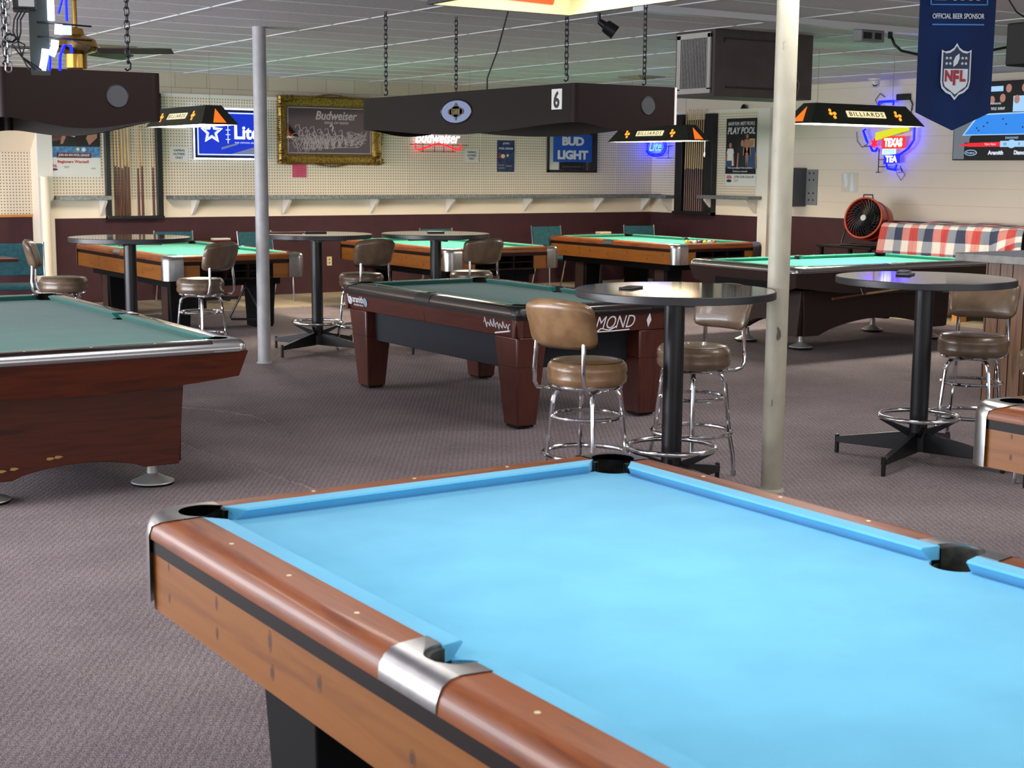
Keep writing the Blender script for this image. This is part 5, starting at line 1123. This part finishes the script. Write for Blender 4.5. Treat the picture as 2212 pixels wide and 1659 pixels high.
t = thing('neon_sign', 'white and blue neon sign hanging edge on at the top left above the left lamp', 'neon sign', (1.47, 5.02, 1.99), R(74))
b = MB(); b.b2(-.02, .22, .012, .075, .0, .60); b.build('backing', mat('dark_backing', '2E3430', .4), t)
# local x runs along the view; tubes stand off towards local -y (screen right)
for nm, m_, pts, r_ in (('white_tube', G['wh'], [(-.04, .004, .165), (-.04, .004, .60)], .011), ('blue_tube', G['bneon'], [(-.03, -.046, .165), (-.03, -.046, .60)], .0045), ('blue_tube', G['bneon'], [(-.03, -.02, .19), (-.03, -.035, .24), (-.03, -.02, .32)], .004),
    ('white_tube', G['wh'], [(-.05, -.006, .137), (-.05, -.030, .135)], .017), ('glass_tube', G['wh2'], [(-.04, -.03, .135), (-.04, -.060, .135)], .016),
    ('white_tube', G['wh'], [(-.05, .038, .002), (-.05, .030, .04), (-.05, .026, .07)], .011), ('white_tube', G['wh'], [(-.05, .008, .050), (-.05, -.004, .08), (-.05, -.006, .10)], .012),
    ('blue_tube', G['bneon'], [(-.05, .015, .002), (-.05, .012, .05)], .005), ('blue_tube', G['bneon'], [(-.05, -.018, .002), (-.05, -.020, .05), (-.05, -.034, .085), (-.05, -.055, .085), (-.05, -.058, .06)], .005)):
    b = MB(); b.tube(pts, r_, 10); b.build(nm, m_, t)
for z in (.155, .108): b = MB(); b.tube([(-.03, .05, z + .004), (-.03, -.125, z - .004)], .0035, 6); b.build('support_bar', M['black'], t)
b = MB(); b.b2(-.08, .05, .05, .125, .195, .235); b.build('transformer', M['black'], t, bev=.004); b = MB(); b.b2(-.084, -.08, .055, .105, .203, .228); b.build('rating_label', M['paper'], t)
b = MB()
for k in range(3): b.tube([(-.08, .10 - k * .012, .20), (-.08, .12 - k * .01, .16), (-.08, .125 - .012 * k, .12), (-.08, .11, .09), (-.08, .09 + .02 * k, .08), (-.08, .10, .04), (-.08, .08 - .02 * k, .0)], .003, 6)
b.tube([(-.08 + .01 * math.cos(i), .135 + .018 * math.sin(i * .9), .10 + .014 * math.cos(i * .9)) for i in range(9)], .004, 6); b.build('tangled_cord', M['cord'], t)
b = MB(); chain_mb(b, .0, .145, .0, .84, .035, .0025); b.build('chain', M['steel'], t); b = MB(); chain_mb(b, .10, .05, .60, .85, .04, .003); b.build('chain', M['steel'], t)

# ------------------------------------------------------------ chairs along the walls
def side_chair(label, loc, rz, w=.50):
    t = thing('stacking_chair', label, 'chair', loc, rz, 'teal stacking chairs')
    b = MB(); b.box((0, 0, .44), (w, .46, .05)); b.build('seat', M['tealch'], t, bev=.018)
    b = MB(); b.box((0, .255, .70), (w - .02, .03, .34), rx=R(-10)); b.build('backrest', M['tealch'], t, bev=.012)
    for s in (-1, 1):
        b = MB(); b.tube([(s * w / 2, .30, .88), (s * w / 2, .25, .60), (s * w / 2, .22, .41), (s * w / 2, -.20, .41), (s * w / 2, -.235, .39), (s * w / 2, -.25, .01)], .011, 8); b.build('frame', M['chrome'], t)
        b = MB(); b.tube([(s * w / 2, .12, .41), (s * w / 2, .27, .01)], .011, 8); b.build('leg', M['chrome'], t)
    return t
c0 = side_chair('teal stacking chair at the left edge behind a brown stool', (3.97, 15.25, .006), R(-14), .62)
c1_ = None
for x, y, r_, l in ((6.52, 17.30, -8, 'teal chair against the wall behind the leftmost high table'), (7.49, 16.85, 6, 'teal chair directly right of the grey post by the wall'), (10.0, 16.7, -5, 'teal chair by the wall behind the middle high table'),
                    (11.95, 16.9, -5, 'teal chair by the wall behind the far corner pool table, left of two'), (13.35, 16.6, -15, 'teal chair by the wall behind the far corner pool table, right of two')):
    c1_ = dup(c1_, (x, y, .006), R(r_), l) if c1_ else side_chair(l, (x, y, .006), R(r_), .48)
def small_table(label, loc, sx=.6, sy=.6):
    t = thing('small_table', label, 'table', loc, 0, 'dark red low tables')
    b = MB(); b.b2(-sx / 2, sx / 2, -sy / 2, sy / 2, .735, .765); b.build('tabletop', M['redtable'], t, bev=.006)
    b = MB(); b.lathe([(.03, .03), (.03, .735)], n=16); b.build('column', M['black'], t)
    b = MB(); b.box((0, 0, .02), (.5, .05, .03)); b.box((0, 0, .02), (.05, .5, .03)); b.build('base', M['black'], t); return t
small_table('dark red low table between the two teal chairs near the grey post', (7.12, 17.45, .006), .56, .46)
small_table('dark red low table between the two chairs in the far corner', (12.75, 16.9, .006), .7, .5)
small_table('dark red table corner cut off by the left edge', (3.55, 14.9, .006), .62, .6)
slab('napkin_holder', 'small pale box on the dark red table behind the left green pool table', 'box', 7.12, 17.42, .771, .22, .12, .02, M['whiteplastic']); slab('napkin_holder', 'small pale box on the dark red table in the far corner', 'box', 12.75, 16.85, .771, .2, .12, .03, M['ivory'])

# ------------------------------------------------------------ balls, triangle, bridge
BC = ['E8C030', 'D8D0C0', 'B02828', '20202A', 'D07028', 'E0D8C8', '6A2A5A', 'E8C030', 'D8D0C0', '28603A', 'B02828']
pos = [(0, 0), (.06, .02), (.115, -.01), (.18, .03), (.03, -.065), (.09, -.06), (.15, -.055), (.22, -.04), (.28, .0), (.25, .06), (.34, -.02)]
for (dx, dy), c in zip(pos, BC):
    b = MB(); b.lathe([(0, -.0285)] + [(.0285 * math.cos(R(a)), .0285 * math.sin(R(a))) for a in range(-75, 90, 15)] + [(0, .0285)], n=18, caps=False)
    key = 'ball_' + c
    if key not in M: M[key] = mat(key, c, .12, coat=.5)
    o = b.build('billiard_ball', M[key], None, loc=(11.86 + dx * .834 + dy * .5, 13.95 - dx * .552 + dy * .8, .7975)); tag(o, 'billiard ball in the loose cluster on the far corner pool table', 'ball', 'balls on the far corner table')
t = thing('ball_triangle', 'black ball triangle hanging under the left green pool table, right of a brown stool', 'ball triangle', (5.92, 13.845, .14), R(-20))
b = MB(); b.tube([(-.165, 0, .03), (-.15, 0, .0), (.15, 0, .0), (.165, 0, .03), (.02, 0, .31), (0, 0, .325), (-.02, 0, .31)], .012, 8, closed=True); b.build('frame', M['black'], t); b = MB(); b.tube([(0, 0, .325), (0, .03, .37)], .006, 6); b.build('hook', M['black'], t)
t = thing('bridge_stick', 'bridge stick with a white notched head stored under the dark brown pool table', 'bridge stick', (0, 0, 0))
b = MB(); b.tube([(9.98, 9.63, .505), (10.42, 9.63, .535)], [.016, .013], 10); b.build('butt', M['cuebutt'], t); b = MB(); b.tube([(10.42, 9.63, .535), (11.46, 9.63, .60)], [.013, .007], 10); b.build('shaft', M['cueash'], t)
b = MB(); b.wallprism([(11.44 + p[0], .60 + p[1]) for p in star(0, 0, .08, .72, 9)], 9.60, 9.615); b.build('bridge_head', M['whiteplastic'], t)
b = MB()
for x in (10.33, 10.72): b.tube([(x, 9.65, .66), (x + .02, 9.60, .515 + (x - 10) * .05), (x + .05, 9.60, .58 + (x - 10) * .06), (x + .24, 9.60, .60 + (x - 10) * .06), (x + .25, 9.61, .56 + (x - 10) * .06)], .005, 6)
b.build('wire_hook', M['steel'], t)

# ------------------------------------------------------------ red fan, covered cabinet, counter
t = thing('side_table', 'dark wooden shelf table under the red drum fan', 'table', (13.82, 12.95, 0)); b = MB(); b.b2(-.3, .3, -.50, .42, .735, .765); b.build('tabletop', M['band'], t, bev=.005)
for sx in (-.26, .26):
    for sy in (-.45, .36): b = MB(); b.b2(sx - .02, sx + .02, sy - .02, sy + .02, .006, .735); b.build('leg', M['blackm'], t)
# direction of the fan face
fd = Vector((-.834 * .68 - .552 * .75, .552 * .68 - .834 * .75, .22)).normalized()
t = thing('drum_fan', 'round red drum fan with black grille tilted on its stand against the wall', 'fan', (13.82, 12.80, .765))
q = fd.to_track_quat('Z', 'Y')
h = bpy.data.objects.new('fan_head', None); C.objects.link(h); h.parent = t; h.location = (0, 0, .33); h.rotation_mode = 'QUATERNION'; h.rotation_quaternion = q; h.empty_display_size = .05
b = MB(); b.lathe([(.20, -.24), (.235, -.24), (.245, -.22), (.245, -.10), (.255, -.09), (.255, -.07), (.245, -.06), (.25, .10)], n=48, caps=False); b.lathe([(.235, .10), (.235, -.22)], n=48, caps=False); b.build('drum', M['fanred'], h)
b = MB(); b.ring((0, 0, .105), .252, .012, 56, 10); b.build('rim', M['fanrim'], h)
b = MB(); b.lathe([(0, -.2), (.235, -.2)], n=40, caps=False); b.lathe([(0, .02), (.09, .02), (.1, -.1), (0, -.12)], n=24, caps=False); b.build('back_plate', M['blackm'], h)
b = MB()
for k in range(30):
    a = 2 * PI * k / 30; b.tube([(r_ * math.cos(a + (r_ - .04) * 3.2), r_ * math.sin(a + (r_ - .04) * 3.2), .085 + .02 * (1 - r_ / .25)) for r_ in (.035, .08, .13, .18, .245)], .0045, 5)
for r_ in (.09, .15, .2): b.ring((0, 0, .095), r_, .002, 40, 5)
b.build('grille', M['black'], h); b = MB(); b.lathe([(0, .115), (.035, .113), (.04, .10)], n=24, caps=False); b.build('badge', M['whiteplastic'], h)
for k in range(5):
    a = 2 * PI * k / 5; b = MB(); b.box((.13 * math.cos(a), .13 * math.sin(a), .03), (.18, .09, .006), rz=a, rx=.4); b.build('blade', M['blackm'], h)
b = MB(); b.tube([(-.19 * .55, -.19 * .83, .02), (-.2, -.27, .02)], .001, 4)
b = MB(); lx = fd.cross(Vector((0, 0, 1))).normalized()
for s in (-1, 1):
    p = lx * s * .27; b.tube([(p.x - fd.x * .2, p.y - fd.y * .2, .012), (p.x + fd.x * .16, p.y + fd.y * .16, .012), (p.x + fd.x * .1, p.y + fd.y * .1, .10), (p.x, p.y, .33)], .012, 8)
p1, p2 = lx * .27 + fd * .16, -lx * .27 + fd * .16; b.tube([(p1.x, p1.y, .012), (p2.x, p2.y, .012)], .012, 8); b.build('stand', M['black'], t)
b = MB(); hx = Vector((0, 0, 1)); b.tube([(lx.x * -.07, lx.y * -.07, .57), (lx.x * -.06, lx.y * -.06, .635), (lx.x * .06, lx.y * .06, .635), (lx.x * .07, lx.y * .07, .57)], .010, 8); b.build('handle', M['black'], t)

t = thing('cabinet', 'wooden cabinet under the checked cloth beside the right wall', 'cabinet', (0, 0, 0))
b = MB(); b.b2(13.30, 14.36, 10.2, 11.95, .30, 1.06); b.build('carcass', M['band'], t); b = MB(); b.b2(13.28, 13.30, 10.2, 10.34, .3, 1.06); b.b2(13.28, 13.30, 10.2, 11.95, .24, .36); b.build('rail_front', M['pinefurn'], t)
for x, y in ((13.33, 11.85), (13.33, 10.9), (13.33, 10.25), (14.3, 11.85), (14.3, 10.25)): b = MB(); b.b2(x - .05, x + .05, y - .06, y + .06, .006, .3); b.build('leg', M['pinefurn'], t)
b = MB(); b.b2(13.27, 13.30, 10.2, 10.33, .36, 1.04); b.build('corner_stile', M['pinefurn'], t)
# draped gingham
random.seed(5)
b = MB(); UV = []; NU, NV = 150, 46; Y0_, Y1_ = 12.05, 10.05
def drape(u, v):
    y = Y0_ + (Y1_ - Y0_) * u; Ls = .95 + .62
    s = v * Ls; fold = .022 * math.sin(y * 19) + .014 * math.sin(y * 41 + 1) + .008 * math.sin(y * 83)
    hem = .62 if u < .80 else .62 - .36 * math.sin(min(1, (u - .80) / .2) * PI / 2)
    if s < .95: x = 14.36 - s * 1.12; z = 1.085 + .008 * math.sin(y * 9 + s * 7) + .006 * math.sin(s * 13)
    else:
        d = (s - .95) / .62 * hem; k = min(1, d / .09); x = 14.36 - .95 * 1.12 - .045 * math.sin(k * PI / 2) - fold * min(1, d / .25) - .10 * d; z = 1.085 - .03 * (1 - math.cos(k * PI / 2)) - max(0, d - .02)
    if u < .03: x = x
    x -= .0; return (x, y + (.10 * max(0, s - .95) if u < .15 else 0) * (1 - u / .15), z)
vv = []
for i in range(NU + 1):
    for j in range(NV + 1):
        vv.append(drape(i / NU, j / NV)); UV.append((i / NU * 2.4, j / NV * 1.57 + .0))
# end flap facing the fan
b.add(vv, [(i * (NV + 1) + j, (i + 1) * (NV + 1) + j, (i + 1) * (NV + 1) + j + 1, i * (NV + 1) + j + 1) for i in range(NU) for j in range(NV)])
o = b.build('tablecloth', M['gingham'], None, smooth=80, uv=UV); s_ = o.modifiers.new('thickness', 'SOLIDIFY'); s_.thickness = .004; tag(o, 'red white and blue checked cloth draped over the cabinet by the right wall', 'tablecloth')
t = thing('counter', 'wooden plank counter with a grey laminate top at the right edge', 'counter', (8.86, 6.68, 0))
b = MB(); b.b2(0, 2.0, 0, .34, 0, 1.03); b.build('body', M['plankv'], t); b = MB(); b.b2(-.10, 2.1, -.10, .55, 1.03, 1.09); b.build('countertop', M['stone'], t, bev=.004); b = MB()
for i in range(9): b.b2(.0 + i * .11, .006 + i * .11, -.003, 0, 0, 1.03)
for i in range(3): b.b2(-.003, 0, .1 + i * .11, .106 + i * .11, 0, 1.03)
b.build('plank_grooves', M['band'], t)
# carpet seams: thin raised ridges in the worn carpet
b = MB()
for pts in ([(3.6, 9.75), (3.81, 9.46), (3.93, 9.08), (3.90, 8.7), (3.87, 8.31)], [(3.0, 8.9), (3.14, 8.57), (3.17, 8.1), (3.18, 7.7), (3.23, 7.3), (3.26, 7.0), (3.30, 6.6)]):
    q = []
    for (x0, y0), (x1, y1) in zip(pts, pts[1:]):
        for i in range(8): u = i / 8; q.append((x0 + (x1 - x0) * u + random.uniform(-.012, .012), y0 + (y1 - y0) * u, -.006 + random.uniform(0, .004)))
    b.tube(q, .010, 8)
struct(b.build('trim_11', M['carpet']))
